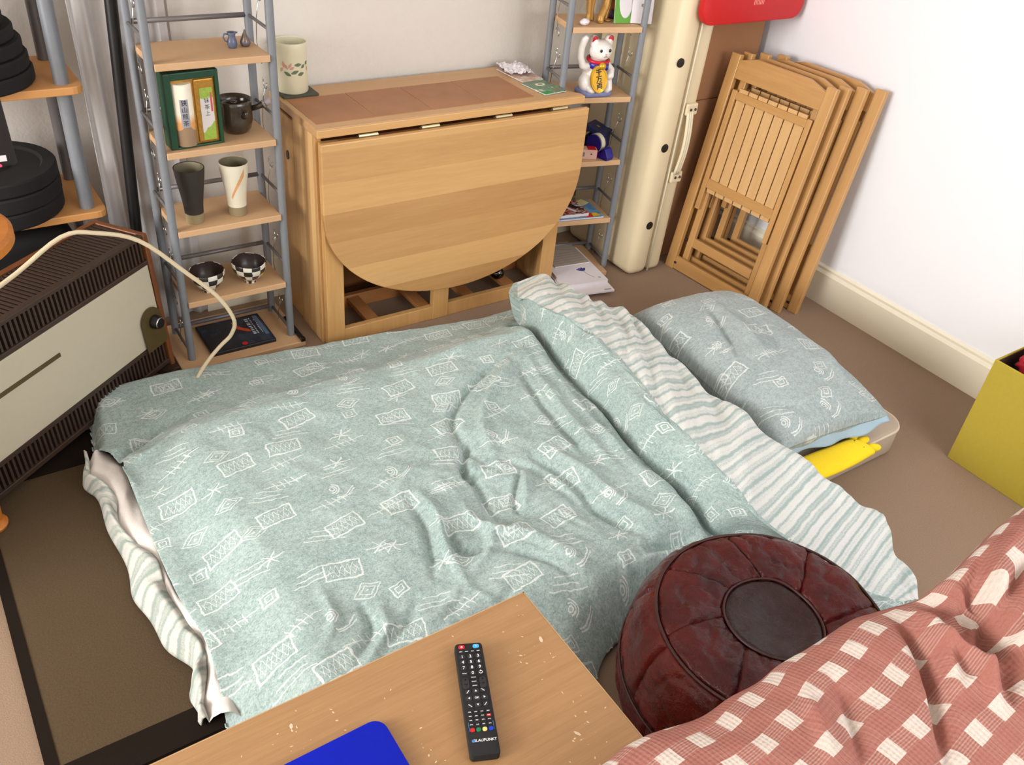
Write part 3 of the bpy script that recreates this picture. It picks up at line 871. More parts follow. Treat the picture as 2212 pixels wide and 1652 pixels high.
# small round stand at the left edge with a black screen on it
rt = thing('pedestal_stand', 'small round orange wooden stand at left edge before heater', 'stand', (-0.075, 1.935, 0.0105))
b = BM(); lathe(b, [(0, 0.752), (0.162, 0.752), (0.172, 0.758), (0.172, 0.775), (0.164, 0.782), (0, 0.782)], 64, (-0.042, 1.945, 0)); wobj('round_top', b, M['orange'], rt, smooth=True, angle=40)
b = BM(); tube(b, [(-0.075, 1.930, 0.018), (-0.060, 1.932, 0.40), (-0.048, 1.940, 0.755)], [0.020, 0.017, 0.022], 14); wobj('column', b, M['orange'], rt, smooth=True, angle=40)
b = BM(); lathe(b, [(0, 0.0108), (0.036, 0.0108), (0.038, 0.018), (0.030, 0.026), (0, 0.030)], 40, (-0.084, 1.925, 0)); wobj('round_foot', b, M['orange'], rt, smooth=True, angle=40)
tv = thing('black_screen', 'black flat screen on stand with small white sticker, left edge', 'screen', (-0.05, 1.95, 0.7825))
b = BM(); box(b, (-0.40, 1.93, 0.905), (0.168, 1.965, 1.30), 0.006)
for v in b.verts: v.co.x += (v.co.z - 0.905) * -0.02
wobj('panel', b, M['black'], tv)
wobj('screen_stand', bx((-0.12, 1.935, 0.79), (-0.02, 1.96, 0.91), 0.004), M['black'], tv)
b = BM(); lathe(b, [(0, 0.7825), (0.11, 0.7825), (0.11, 0.789), (0.03, 0.80), (0, 0.80)], 32, (-0.07, 1.945, 0)); wobj('screen_foot', b, M['black'], tv, smooth=True, angle=40)
wobj('sticker', bx((0.118, 1.9285, 0.918), (0.150, 1.9305, 0.930)), M['paper'], tv)
mled, nt_, bs_ = newmat('red_standby_light'); bs_.inputs['Emission Color'].default_value = (1, 0.05, 0.12, 1); bs_.inputs['Emission Strength'].default_value = 1.5; bs_.inputs['Base Color'].default_value = (0.5, 0, 0.05, 1)
b = BM(); ball(b, (0.136, 1.929, 0.910), 0.003, 8, 6); wobj('standby_light', b, mled, tv)

# cream cable looping over the heater
cb = BM()
cpts = catmull([(-0.10, 2.02, 0.50), (0.11, 2.15, 0.545), (0.245, 2.20, 0.604), (0.327, 2.20, 0.598), (0.425, 2.20, 0.555), (0.527, 2.20, 0.440), (0.604, 2.20, 0.345), (0.643, 2.20, 0.258), (0.635, 2.215, 0.20), (0.605, 2.225, 0.165), (0.57, 2.225, 0.132), (0.535, 2.22, 0.095), (0.50, 2.21, 0.05), (0.47, 2.20, 0.016)], 60)
tube(cb, cpts, 0.0058, 10)
ct = thing('power_cable', 'cream cable arching over the heater and in front of shelf', 'cable', (0.46, 2.24, 0.0)); wobj('cable', cb, M['cable'], ct, smooth=True)

# ---------------------------------------------------------------- mattress
mt = thing('mattress', 'thin grey-beige mattress lying on the floor under bedding', 'mattress', (1.3, 1.42, 0))
def rr(w, h, r, cx, cy): return [(x + cx, y + cy) for x, y in rounded(w, h, r, 8)]
b = BM(); prism(b, rr(1.935, 0.80, 0.07, 1.352, 1.41), 0.098, Matrix.Translation((0, 0, 0.002)), 0.014); wobj('padding', b, M['mat_side'], mt, smooth=True, angle=50)
for z in (0.092,):
    b = BM(); p = rr(1.930, 0.795, 0.068, 1.352, 1.41); p.append(p[0]); tube(b, [(x, y, z) for x, y in p], 0.0048, 6, False); wobj('piping', b, M['mat_pipe'], mt, smooth=True)

# ---------------------------------------------------------------- duvet: main cover
DV = thing('duvet', 'rumpled pale green printed duvet spread over the mattress on floor', 'duvet', (0.9, 1.4, 0.0))
E1 = [(0.185, 2.046), (0.206, 1.994), (0.234, 1.914), (0.228, 1.848), (0.225, 1.699), (0.222, 1.542), (0.223, 1.409), (0.234, 1.273), (0.23, 1.182), (0.219, 1.107)]
E2 = [(0.165, 1.995, 0.06), (0.156, 1.916, 0.07), (0.189, 1.822, 0.08), (0.172, 1.709, 0.08), (0.195, 1.619, 0.08), (0.216, 1.538, 0.095), (0.21, 1.453, 0.075), (0.22, 1.359, 0.075), (0.232, 1.273, 0.085), (0.22, 1.224, 0.06), (0.193, 1.166, 0.04), (0.19, 1.127, 0.03)]
SIL = [(0.167, 2.066, 0.02), (0.142, 1.959, 0.03), (0.152, 1.895, 0.02), (0.157, 1.757, 0.02), (0.156, 1.604, 0.02), (0.154, 1.495, 0.02), (0.169, 1.372, 0.02), (0.199, 1.272, 0.03), (0.184, 1.213, 0.02), (0.177, 1.162, 0.01), (0.18, 1.139, 0.005)]
BACK = [(0.222, 2.285), (0.285, 2.309), (0.376, 2.31), (0.512, 2.309), (0.607, 2.298), (0.737, 2.291), (0.87, 2.276), (1.018, 2.256), (1.147, 2.235), (1.302, 2.195), (1.421, 2.178), (1.627, 2.177), (1.73, 2.171)]
A_ = [(1.524, 1.993, 0.17), (1.496, 1.918, 0.17), (1.487, 1.8, 0.185), (1.461, 1.683, 0.19), (1.441, 1.544, 0.19), (1.436, 1.432, 0.19), (1.415, 1.322, 0.19), (1.398, 1.19, 0.185), (1.405, 1.095, 0.18), (1.405, 1.026, 0.165), (1.406, 0.958, 0.15), (1.451, 0.913, 0.12), (1.522, 0.785, 0.07), (1.585, 0.678, 0.04), (1.65, 0.595, 0.02)]
B_ = [(1.48, 1.957, 0.24), (1.497, 1.927, 0.26), (1.511, 1.81, 0.275), (1.541, 1.699, 0.275), (1.545, 1.539, 0.275), (1.513, 1.381, 0.275), (1.486, 1.277, 0.275), (1.469, 1.161, 0.27), (1.468, 1.071, 0.26), (1.467, 0.967, 0.25), (1.46, 0.887, 0.235), (1.5, 0.79, 0.2), (1.576, 0.711, 0.14), (1.656, 0.648, 0.09), (1.75, 0.594, 0.04)]
C_ = [(1.565, 2.08, 0.22), (1.646, 2.068, 0.225), (1.683, 1.993, 0.23), (1.704, 1.907, 0.235), (1.722, 1.837, 0.235), (1.778, 1.772, 0.235), (1.77, 1.683, 0.235), (1.728, 1.479, 0.235), (1.71, 1.331, 0.23), (1.726, 1.196, 0.225), (1.743, 1.049, 0.21), (1.789, 0.913, 0.17), (1.86, 0.804, 0.12), (1.85, 0.702, 0.07), (1.787, 0.583, 0.03)]
FRONT = [(1.60, 0.66), (1.52, 0.64), (1.42, 0.74), (1.30, 0.84), (1.14, 0.875), (1.02, 0.86), (0.94, 0.805), (0.875, 0.72), (0.78, 0.670), (0.60, 0.672), (0.45, 0.76), (0.33, 0.93)]
right_edge = [(p[0] - 0.02, p[1]) for p in C_[2:-3]]
sm = lambda q, k=6: [tuple(p) for p in catmull([p[:2] for p in q], len(q) * k)]
outline = sm(E1[::-1]) + sm(BACK) + [(C_[0][0], C_[0][1] - .03)] + right_edge + sm(FRONT)
WR = [([(0.193, 1.907), (0.256, 1.951), (0.378, 2.044), (0.429, 2.049)], -0.03, 0.022), ([(0.261, 1.97), (0.444, 1.958), (0.673, 1.92), (0.876, 1.905), (1.228, 1.872)], 0.01, 0.03), ([(0.317, 2.018), (0.581, 1.99), (0.901, 1.958), (1.258, 1.894)], -0.01, 0.03), ([(1.352, 1.791), (1.15, 1.692), (1.021, 1.591), (0.989, 1.476), (1.009, 1.372)], -0.022, 0.016), ([(1.368, 1.764), (1.174, 1.631), (1.073, 1.519), (1.03, 1.372)], 0.016, 0.018), ([(1.325, 1.763), (1.281, 1.577), (1.252, 1.339), (1.26, 1.23)], -0.02, 0.014), ([(1.377, 1.765), (1.33, 1.577), (1.292, 1.34), (1.293, 1.212)], 0.014, 0.016), ([(1.427, 1.713), (1.387, 1.474), (1.363, 1.259), (1.355, 1.119)], -0.02, 0.016), ([(1.468, 1.721), (1.423, 1.456), (1.402, 1.228), (1.381, 1.076)], 0.016, 0.018), ([(1.43, 1.552), (1.417, 1.365), (1.4, 1.208)], -0.014, 0.012), ([(1.125, 1.352), (1.153, 1.208), (1.164, 1.09), (1.214, 0.992)], -0.022, 0.016), ([(1.174, 1.379), (1.206, 1.218), (1.225, 1.093), (1.296, 1.0)], 0.018, 0.018), ([(1.024, 1.395), (1.089, 1.32), (1.111, 1.23), (1.133, 1.143)], -0.012, 0.014), ([(1.019, 1.503), (0.951, 1.413), (0.934, 1.363), (0.994, 1.37)], -0.024, 0.013), ([(0.949, 1.445), (0.937, 1.323), (0.924, 1.238), (0.929, 1.165)], -0.02, 0.014), ([(0.763, 1.36), (0.755, 1.276), (0.724, 1.178), (0.702, 1.128)], -0.018, 0.013), ([(0.795, 1.361), (0.796, 1.272), (0.766, 1.187), (0.753, 1.084)], 0.018, 0.015), ([(0.81, 1.264), (0.789, 1.207), (0.795, 1.154), (0.859, 1.136)], -0.022, 0.012), ([(0.873, 1.283), (0.869, 1.214), (0.92, 1.152), (0.975, 1.174)], 0.018, 0.014), ([(1.073, 1.329), (0.991, 1.238), (0.984, 1.187)], -0.016, 0.01), ([(1.078, 1.326), (1.035, 1.252), (0.991, 1.201)], 0.014, 0.012), ([(1.174, 0.963), (1.243, 0.959), (1.346, 0.955)], -0.03, 0.016), ([(1.126, 0.956), (1.223, 0.936), (1.344, 0.904)], 0.026, 0.022), ([(0.849, 1.141), (0.936, 1.061), (0.987, 0.969)], -0.012, 0.012), ([(0.919, 1.17), (0.98, 1.086), (1.017, 0.992)], 0.014, 0.018), ([(0.532, 1.134), (0.522, 1.071), (0.463, 1.013)], -0.014, 0.012), ([(0.566, 1.115), (0.545, 1.044), (0.487, 0.999)], 0.012, 0.014), ([(0.472, 1.211), (0.466, 1.129), (0.422, 1.075)], 0.01, 0.014), ([(0.64, 1.088), (0.599, 1.054), (0.513, 1.01)], -0.012, 0.012), ([(0.753, 1.084), (0.679, 1.037), (0.599, 1.013)], 0.01, 0.012), ([(0.889, 1.446), (0.802, 1.433), (0.734, 1.376)], 0.01, 0.016), ([(0.889, 1.204), (0.859, 1.136), (0.785, 1.097)], 0.014, 0.014), ([(0.86, 1.024), (0.796, 1.0), (0.709, 0.992)], -0.01, 0.014), ([(0.247, 1.883), (0.306, 1.893), (0.363, 1.928)], 0.014, 0.018), ([(0.215, 1.909), (0.227, 1.824), (0.23, 1.755)], 0.014, 0.014), ([(0.207, 1.447), (0.283, 1.452), (0.337, 1.43)], 0.008, 0.014), ([(1.463, 1.839), (1.289, 1.864), (1.053, 1.844)], 0.01, 0.02)]

def duvet_main():
    h = 0.0052
    xs = np.arange(0.10, 1.95, h); ys = np.arange(0.50, 2.34, h)
    Xg, Yg = np.meshgrid(xs, ys, indexing='ij')
    ins = inside(Xg, Yg, outline)
    dE, _, _ = seg_dist(Xg, Yg, E1)
    dO, _, _ = seg_dist(Xg, Yg, [tuple(E1[0])] + [tuple(p) for p in BACK])
    dF, _, _ = seg_dist(Xg, Yg, FRONT + [tuple(E1[-1])])
    # mattress influence
    mx = np.maximum(np.maximum(0.42 - Xg, 0), 0); my = np.maximum(np.maximum(1.02 - Yg, Yg - 1.84), 0)
    dm = np.hypot(mx, my)
    base = 0.075 + 0.112 * np.exp(-(dm / 0.13) ** 2)
    base += 0.016 * fbm(Xg, Yg, 3, 2, 3.0)
    rO = np.clip(dO / 0.04, 0, 1); rF = np.clip(dF / 0.10, 0, 1); rE = np.clip(dE / 0.07, 0, 1)
    fm_any = ins[:-1, :-1] | ins[1:, :-1] | ins[1:, 1:] | ins[:-1, 1:]
    prof = lambda t: np.sin(np.pi / 2 * t) ** 0.8
    Z = base * (0.05 + 0.95 * prof(rO)) * (0.08 + 0.92 * prof(rF)) * (0.95 + 0.05 * prof(rE)) + 0.034 * np.exp(-(dE / 0.06) ** 2) * np.clip(dO / 0.10, 0, 1) * np.clip(dF / 0.12, 0, 1)
    calm = 0.3 + 0.7 * np.exp(-(((Xg - 1.05) / 0.45) ** 2 + ((Yg - 1.25) / 0.45) ** 2))
    dA, _, _ = seg_dist(Xg, Yg, [tuple(p[:2]) for p in catmull(A_, 60)])
    Z -= 0.042 * np.exp(-(dA / 0.024) ** 2)
    Z += 0.012 * np.exp(-((dA - 0.05) / 0.03) ** 2)
    for (pts, amp, wd) in WR:
        P = catmull(pts, 16)
        d, sd, fr = seg_dist(Xg, Yg, [tuple(p) for p in P])
        taper = np.sin(np.pi * np.clip(fr, 0.04, 0.96)) ** 0.6
        s = np.where(sd > 0, 1.0, 1.5)
        Z += amp * taper * np.exp(-(d * s / wd) ** 2) * np.clip(dO / 0.08, 0, 1)
    dx = Xg + 0.03 * fbm(Xg, Yg, 11, 2, 5); dy = Yg + 0.03 * fbm(Xg, Yg, 12, 2, 5)
    rid = 1 - np.abs(fbm(dx * 1.6 + dy * 0.9, dy * 0.9 - dx * 0.3, 21, 3, 5.0)) * 2
    Z += 0.009 * calm * (rid - 0.3)
    rid2 = 1 - np.abs(fbm(dx, dy, 33, 3, 12.0)) * 2
    Z += 0.0035 * calm * (rid2 - 0.3)
    Z += 0.003 * fbm(Xg, Yg, 5, 2, 18)
    Z = np.maximum(Z, 0.0165)
    fm = fm_any
    Xs, Ys = Xg.copy(), Yg.copy()
    out = ~ins
    if out.any():
        px, py = Xg[out], Yg[out]; best = np.full(px.shape, 1e9); qx, qy = px.copy(), py.copy()
        for (a, b_) in zip(outline, outline[1:] + outline[:1]):
            dx_, dy_ = b_[0] - a[0], b_[1] - a[1]; l2 = dx_ * dx_ + dy_ * dy_ + 1e-12
            t = np.clip(((px - a[0]) * dx_ + (py - a[1]) * dy_) / l2, 0, 1)
            d = np.hypot(px - a[0] - t * dx_, py - a[1] - t * dy_); c = d < best
            best = np.where(c, d, best); qx = np.where(c, a[0] + t * dx_, qx); qy = np.where(c, a[1] + t * dy_, qy)
        Xs[out], Ys[out] = qx, qy
    Xg0, Yg0 = Xg, Yg; Xg, Yg = Xs, Ys
    P = np.stack([Xg, Yg, Z], -1); UV = np.stack([Xg, Yg], -1)
    # snap border vertices softly onto the outline so that the hem is smooth
    grid('cover', P, UV, M['cloth'], DV, mask=fm, thick=0.004)
duvet_main()

# striped lower hem, white filling and turned-back roll
def strip(name, L, R, n, m, fn, mat, uvs=(1, 1), thick=0.0, parent=DV):
    a, b_ = catmull(L, n), catmull(R, n)
    t = np.linspace(0, 1, m)
    P = a[:, None, :] * (1 - t)[None, :, None] + b_[:, None, :] * t[None, :, None]
    S = np.linspace(0, 1, n)[:, None] * np.ones((1, m)); Tt = np.ones((n, 1)) * t[None, :]
    P = fn(P, S, Tt)
    ds = np.concatenate([[0], np.cumsum(np.linalg.norm(np.diff(a, axis=0), axis=1))])
    UV = np.stack([ds[:, None] * np.ones((1, m)), Tt * 0.2], -1)
    return grid(name, P, UV, mat, parent, thick=thick)
def f_fill(P, s, t):
    P[..., 2] += 0.024 * np.sin(np.pi * t) + 0.006 * fbm(s * 14, t * 4, 4, 2, 1)
    P[..., 2] = np.maximum(P[..., 2], 0.03); return P
E1in = [(p[0] + 0.030, p[1] - 0.010, 0.045) for p in E1]
strip('filling', E1in, E2, 90, 14, f_fill, M['white_fill'])
def f_hem(P, s, t):
    P[..., 2] += 0.030 * np.sin(np.pi * t) + 0.008 * np.sin(s * 46 + t * 4) * np.sin(np.pi * t) + 0.006 * fbm(s * 20, t * 3, 9, 2, 1)
    P[..., 0] += 0.005 * np.sin(s * 37) * t; P[..., 2] = np.maximum(P[..., 2], 0.015); return P
strip('striped_hem', E2, SIL, 140, 16, f_hem, M['stripe_h'], thick=0.003)

def roll():
    n = 190
    A, B, C = catmull(A_, n), catmull(B_, n), catmull(C_, n)
    s = np.concatenate([[0], np.cumsum(np.linalg.norm(np.diff(B, axis=0), axis=1))])
    fl_ = np.where(C[:, 1] > 0.99, 0.106, 0.012)
    fl_ = smoothstep(0.90, 1.0, C[:, 1]) * 0.094 + 0.012
    out = C - A; out[:, 2] = 0; out /= np.linalg.norm(out, axis=1)[:, None]
    up = np.array([0, 0, 1.0])
    h = np.clip(B[:, 2:3] - fl_[:, None], 0.01, 1)
    rows = [A + out * 0.02 - up * np.minimum(0.06, A[:, 2:3] * 0.5), A - up * np.minimum(0.012, A[:, 2:3] * 0.3), A * 0.66 + B * 0.34 + up * h * 0.20, A * 0.25 + B * 0.75 + up * h * 0.12, B,
            B * 0.62 + C * 0.38 + up * h * 0.06, B * 0.22 + C * 0.78 + up * h * 0.03, C + out * 0.004, C + out * 0.020 - up * (C[:, 2:3] - fl_[:, None]) * 0.45, C + out * 0.006 - up * (C[:, 2:3] - fl_[:, None]) * 0.98]
    R = np.stack(rows, 1)                     # n, 10, 3
    m = 64
    Q = np.zeros((n, m, 3))
    for i in range(n): Q[i] = catmull(R[i], m)
    tt = np.linspace(0, 9, m)
    S = s[:, None] * np.ones((1, m)); Tt = np.ones((n, 1)) * tt[None, :]
    wr = 0.016 * fbm(S * 1.0, Tt * 0.06, 41, 3, 9.0) + 0.006 * np.sin(S * 46 + 1.5 * np.sin(Tt * 0.9) + 2 * fbm(S, Tt * .1, 8, 2, 4)) * smoothstep(4.2, 6.0, Tt)
    wr += 0.004 * (1 - np.abs(fbm(S * 2, Tt * 0.25, 51, 3, 12)) * 2) * 0.8
    big = smoothstep(0.55, 0.95, S / s[-1])
    wr += big * 0.006 * np.sin(S * 33 + Tt + 2.5 * fbm(S, Tt * .1, 9, 2, 5)) * smoothstep(4.2, 5.5, Tt)
    Q[..., 2] += wr * smoothstep(0.6, 1.4, Tt) * (1 - smoothstep(8.2, 8.9, Tt))
    Q[..., 0] += 0.6 * wr * smoothstep(6, 7, Tt) * (1 - smoothstep(8.4, 9, Tt))
    Q[..., 2] = np.maximum(Q[..., 2], 0.012)
    arc = np.concatenate([np.zeros((n, 1)), np.cumsum(np.linalg.norm(np.diff(Q, axis=1), axis=2), axis=1)], 1)
    k = int(m * 4.0 / 9) + 1
    UVa = np.stack([arc + 3.0, S * -1 + 0.4], -1); bl_ = smoothstep(0.62, 0.95, S / s[-1])
    UVb = np.stack([(2.2 - Q[..., 1] + 0.10 * Q[..., 0]) * (1 - bl_) + (S * 1.0 + 0.52) * bl_, arc], -1)
    grid('turned_back_border', Q[:, :k], UVa[:, :k], M['cloth'], DV)
    grid('striped_reverse', Q[:, k - 1:], UVb[:, k - 1:], M['stripe_r'], DV)
    # end cap towards the table
    ring = Q[0]; c = ring.mean(0); c = c + np.array([-0.010, 0.012, 0.01])
    tcap = np.linspace(0, 1, 8)
    P = ring[:, None, :] * (1 - tcap)[None, :, None] + c[None, None, :] * tcap[None, :, None]
    bulge = np.sqrt(np.clip(1 - (1 - tcap) ** 2, 0, 1)) * 0.018
    P[..., 1] += bulge[None, :]; P[..., 0] -= bulge[None, :] * .5
    P[..., 2] = np.maximum(P[..., 2], 0.03)
    grid('folded_end', P[::-1], np.stack([P[..., 0], P[..., 2]], -1)[::-1], M['cloth'], DV)
    ring = Q[-1]; c = ring.mean(0); P = ring[:, None, :] * (1 - tcap)[None, :, None] + c[None, None, :] * tcap[None, :, None]
    P[..., 2] = np.maximum(P[..., 2], 0.012)
    grid('folded_end', P, np.stack([P[..., 0], P[..., 1]], -1), M['cloth'], DV)
roll()

# ---------------------------------------------------------------- pillow
pc = Vector((2.020, 1.412, 0.102)); pyaw = math.radians(-5.5)
PW = thing('pillow', 'grey-green printed pillow at the head of the floor bed', 'pillow', pc, (0, 0, pyaw))
def pillow():
    n, m = 90, 130
    u = np.linspace(-1, 1, n)[:, None] * np.ones((1, m)); v = np.ones((n, 1)) * np.linspace(-1, 1, m)[None, :]
    a, b_ = 0.216, 0.372
    cor = 1 - 0.07 * (np.abs(u) ** 3) * (1 - np.abs(v) ** 6) ; cor2 = 1 - 0.05 * (1 - np.abs(u) ** 2) * np.abs(v) ** 4
    x = a * u * (1 - 0.06 * (1 - np.abs(v) ** 3) * 0 - 0.03 * np.abs(v) ** 8); y = b_ * v * (1 - 0.02 * (1 - u ** 2))
    t = np.clip((1 - np.abs(u) ** 2.6) * (1 - np.abs(v) ** 3.4), 0, 1) ** 0.46
    zt = 0.070 + 0.112 * t * (1 - 0.22 * smoothstep(0.1, 1.0, v * -1))
    zb = 0.070 - 0.068 * t ** 0.6
    for (pts, amp, wd) in (([(-0.04, 0.24), (-0.075, 0.12), (-0.12, -0.03), (-0.17, -0.09)], -0.020, 0.013), ([(-0.01, 0.22), (-0.03, 0.10), (-0.06, -0.06), (-0.13, -0.14)], 0.012, 0.018),
                           ([(0.05, 0.10), (0.02, -0.04), (-0.03, -0.14)], -0.010, 0.016), ([(0.19, -0.05), (0.14, -0.18), (0.10, -0.30)], 0.014, 0.022), ([(0.16, -0.16), (0.17, -0.25), (0.19, -0.35)], -0.016, 0.012),
                           ([(-0.15, -0.33), (-0.05, -0.30), (0.08, -0.31)], -0.012, 0.013), ([(-0.12, -0.29), (0.0, -0.275), (0.1, -0.28)], 0.010, 0.015), ([(-0.2, -0.22), (-0.13, -0.27), (-0.06, -0.33)], -0.012, 0.012)):
        d, _, fr = seg_dist(x, y, [tuple(q) for q in catmull(pts, 14)])
        zt = zt + amp * np.sin(np.pi * np.clip(fr, .05, .95)) * np.exp(-(d / wd) ** 2) * t
    zt = zt + 0.004 * fbm(x, y, 61, 3, 16) * t + 0.003 * t * (1 - 2 * np.abs(fbm(x * 1.5, y, 62, 3, 14)))
    UV = np.stack([x * 0.95 + 7.0, y + 2.2], -1)
    Pt = np.stack([x, y, zt], -1); Pb = np.stack([x, y, np.minimum(zb, zt - 0.001)], -1)
    full = np.concatenate([Pt, Pb[::-1][1:]], 0); UVf = np.concatenate([UV, UV[::-1][1:]], 0)
    grid('pillowcase', full, UVf, M['pcloth'], PW, world=False)
    # open hem at the near end
    n, m = 70, 10
    s = np.linspace(-1, 1, n)[:, None] * np.ones((1, m)); t = np.ones((n, 1)) * np.linspace(0, 1, m)[None, :]
    X_ = 0.205 * s; Y_ = -0.340 - 0.036 * t - 0.012 * s * t + 0.006 * np.sin(s * 9)
    Z_ = 0.045 * (1 - t) + 0.032 + 0.010 * np.sin(s * 7 + 1) * t * (1 - t) + 0.022 * smoothstep(0.3, 1, s) * t + 0.004
    grid('open_hem', np.stack([X_, Y_, Z_], -1), np.stack([X_, Y_], -1), M['flap'], PW, world=False, thick=0.004)
pillow()

# yellow plush paw under the pillow
pw = thing('plush_paw', 'yellow plush paw with rounded toes sticking out under the pillow', 'soft toy', (1.95, 1.0, 0.10))
PAW = [(1.846, 1.031, 0.115), (1.91, 1.018, 0.118), (1.98, 1.009, 0.118), (2.035, 1.003, 0.118), (2.067, 1.006, 0.117)]
def paw():
    n, m = 40, 16
    c = catmull([(1.76, 1.010, 0.120), (1.86, 1.003, 0.121), (1.97, 1.000, 0.121), (2.045, 1.000, 0.120), (2.075, 1.000, 0.117)], n)
    P = np.zeros((n, m, 3))
    for i in range(n):
        t = i / (n - 1)
        w = 0.043 + 0.004 * math.sin(t * 5); w *= 1.0 if t < .93 else math.sqrt(max(0.02, 1 - ((t - .93) / .075) ** 2))
        hgt = 0.017 * (1.0 if t < .9 else math.sqrt(max(0.05, 1 - ((t - .9) / .11) ** 2)))
        for j in range(m):
            a = 2 * math.pi * j / (m - 1)
            P[i, j] = c[i] + np.array([-0.010 * math.cos(a), w * math.cos(a), hgt * math.sin(a)])
    return grid('paw_arm', P, np.zeros((n, m, 2)), M['plush'], pw)
paw()
for k, (dx, dy) in enumerate(((0.006, 0.034), (0.020, 0.010), (0.022, -0.026))):
    b = BM(); ball(b, (2.074 + dx, 1.008 + dy, 0.116), (0.026, 0.0135, 0.012), 14, 8, Matrix.Rotation(math.radians(20 - 22 * k), 3, 'Z')); wobj('toe', b, M['plush'], pw, smooth=True)
    b = BM(); ball(b, (2.036 + dx * .5, 1.008 + dy * 0.9, 0.1335), (0.006, 0.0024, 0.0022), 8, 6, Matrix.Rotation(math.radians(20), 3, 'Z')); wobj('stitch', b, M['plushdark'], pw)

# ---------------------------------------------------------------- leather pouffe
PX, PY, PR, PH = 1.140, 0.580, 0.275, 0.375
PF = thing('leather_pouffe', 'round dark red leather pouffe with stitched panels beside the bed', 'pouffe', (PX, PY, 0.0))
PROF = catmull([(0.0, PH - 0.016), (0.07, PH - 0.012), (0.13, PH - 0.004), (0.20, PH - 0.004), (0.240, PH - 0.030), (0.265, PH - 0.085), (PR, PH - 0.17), (PR - 0.004, 0.13), (0.235, 0.05), (0.19, 0.012), (0.0, 0.006)], 200)
PROF[:, 0] = np.maximum(PROF[:, 0], 0)
al = np.concatenate([[0], np.cumsum(np.linalg.norm(np.diff(PROF, axis=0), axis=1))])
def pprof(s): return np.interp(s, al, PROF[:, 0]), np.interp(s, al, PROF[:, 1])
def pdent(x, y):
    return 0.010 * fbm(x, y, 71, 3, 7) - 0.022 * np.exp(-(((x - 0.03) / 0.09) ** 2 + ((y + 0.02) / 0.08) ** 2))
def panel(name, s0, s1, a0, a1, mat, skew=0.0, n=30, m=30, puff=0.007):
    s = np.linspace(s0, s1, n)[:, None] * np.ones((1, m)); q = np.ones((n, 1)) * np.linspace(0, 1, m)[None, :]
    e = np.minimum(np.minimum((s - s0), (s1 - s)) / 0.010, np.minimum(q, 1 - q) * (a1 - a0) * np.maximum(pprof(s)[0], .02) / 0.010)
    p = 1 - (1 - np.clip(e, 0, 1)) ** 2
    a = a0 + (a1 - a0) * q + skew * np.sin(np.pi * (s - s0) / (s1 - s0) * 0.5)
    r, z = pprof(s)
    ds = 1e-3; r2, z2 = pprof(s + ds); tr, tz = (r2 - r) / ds, (z2 - z) / ds
    nr, nz = -tz, tr
    nr, nz = np.where(nz * 0 + 1 > 0, -tz, 0), tr
    L = np.hypot(nr, nz) + 1e-9; nr, nz = nr / L, nz / L
    sg = np.where((nz < 0) & (s < al[-1] * 0.35), -1, 1)
    off = puff * (p - 1) + 0.003 * fbm(s * 30 + a, a * 3, 5, 2, 2) - 0.004 * p * np.clip(1 - 6 * np.abs(fbm(s * 9 + a * 1.3, a * 2.2 - s * 5, 6, 2, 1.6)), 0, 1)
    r_ = r + nr * off; z_ = z + nz * off
    x, y = r_ * np.cos(a), r_ * np.sin(a)
    wgt = 1 - smoothstep(0.20, 0.27, s)
    z_ = z_ + pdent(x, y) * wgt
    P = np.stack([x + PX, y + PY, z_], -1)
    return grid(name, P, np.stack([s, a], -1), mat, PF)
S0, S1, S2, S3, S4 = 0.001, 0.098, 0.232, 0.40, al[-1] - 0.02
def medallion():
    n, m = 14, 49
    s = np.linspace(0.0005, S1, n)[:, None] * np.ones((1, m)); a = np.ones((n, 1)) * np.linspace(0, 2 * math.pi, m)[None, :]
    r, z = pprof(s); e = np.clip((S1 - s) / 0.010, 0, 1); z = z - 0.006 * (1 - e) ** 2
    x, y = r * np.cos(a), r * np.sin(a); z = z + pdent(x, y)
    grid('top_medallion', np.stack([x + PX, y + PY, z], -1), np.stack([x, y], -1), M['leather_dark'], PF)
medallion()
for k in range(8):
    a0 = 2 * math.pi * k / 8 + 0.2
    panel('top_petal', S1, S2, a0, a0 + 2 * math.pi / 8, M['leather'], skew=0.22)
for k in range(10):
    a0 = 2 * math.pi * k / 10 + 0.35
    panel('side_panel', S2, S3, a0, a0 + 2 * math.pi / 10, M['leather_red'] if k in (3, 4, 8) else M['leather'])
    panel('lower_panel', S3, S4, a0 + .2, a0 + .2 + 2 * math.pi / 10, M['leather'])
def ring_seam(name, s, r0=0.0026):
    r, z = pprof(s); pts = []
    for k in range(73):
        a = 2 * math.pi * k / 72; x, y = r * math.cos(a), r * math.sin(a)
        w = float(1 - smoothstep(0.20, 0.27, np.array(s)))
        pts.append((x + PX, y + PY, float(z) - 0.001 + float(pdent(np.array([x]), np.array([y]))[0]) * w))
    b = BM(); tube(b, pts, r0, 6, False); wobj(name, b, M['seam'], PF, smooth=True)
ring_seam('round_seam', S1); ring_seam('rim_seam', S2, 0.0034); ring_seam('side_seam', S3)

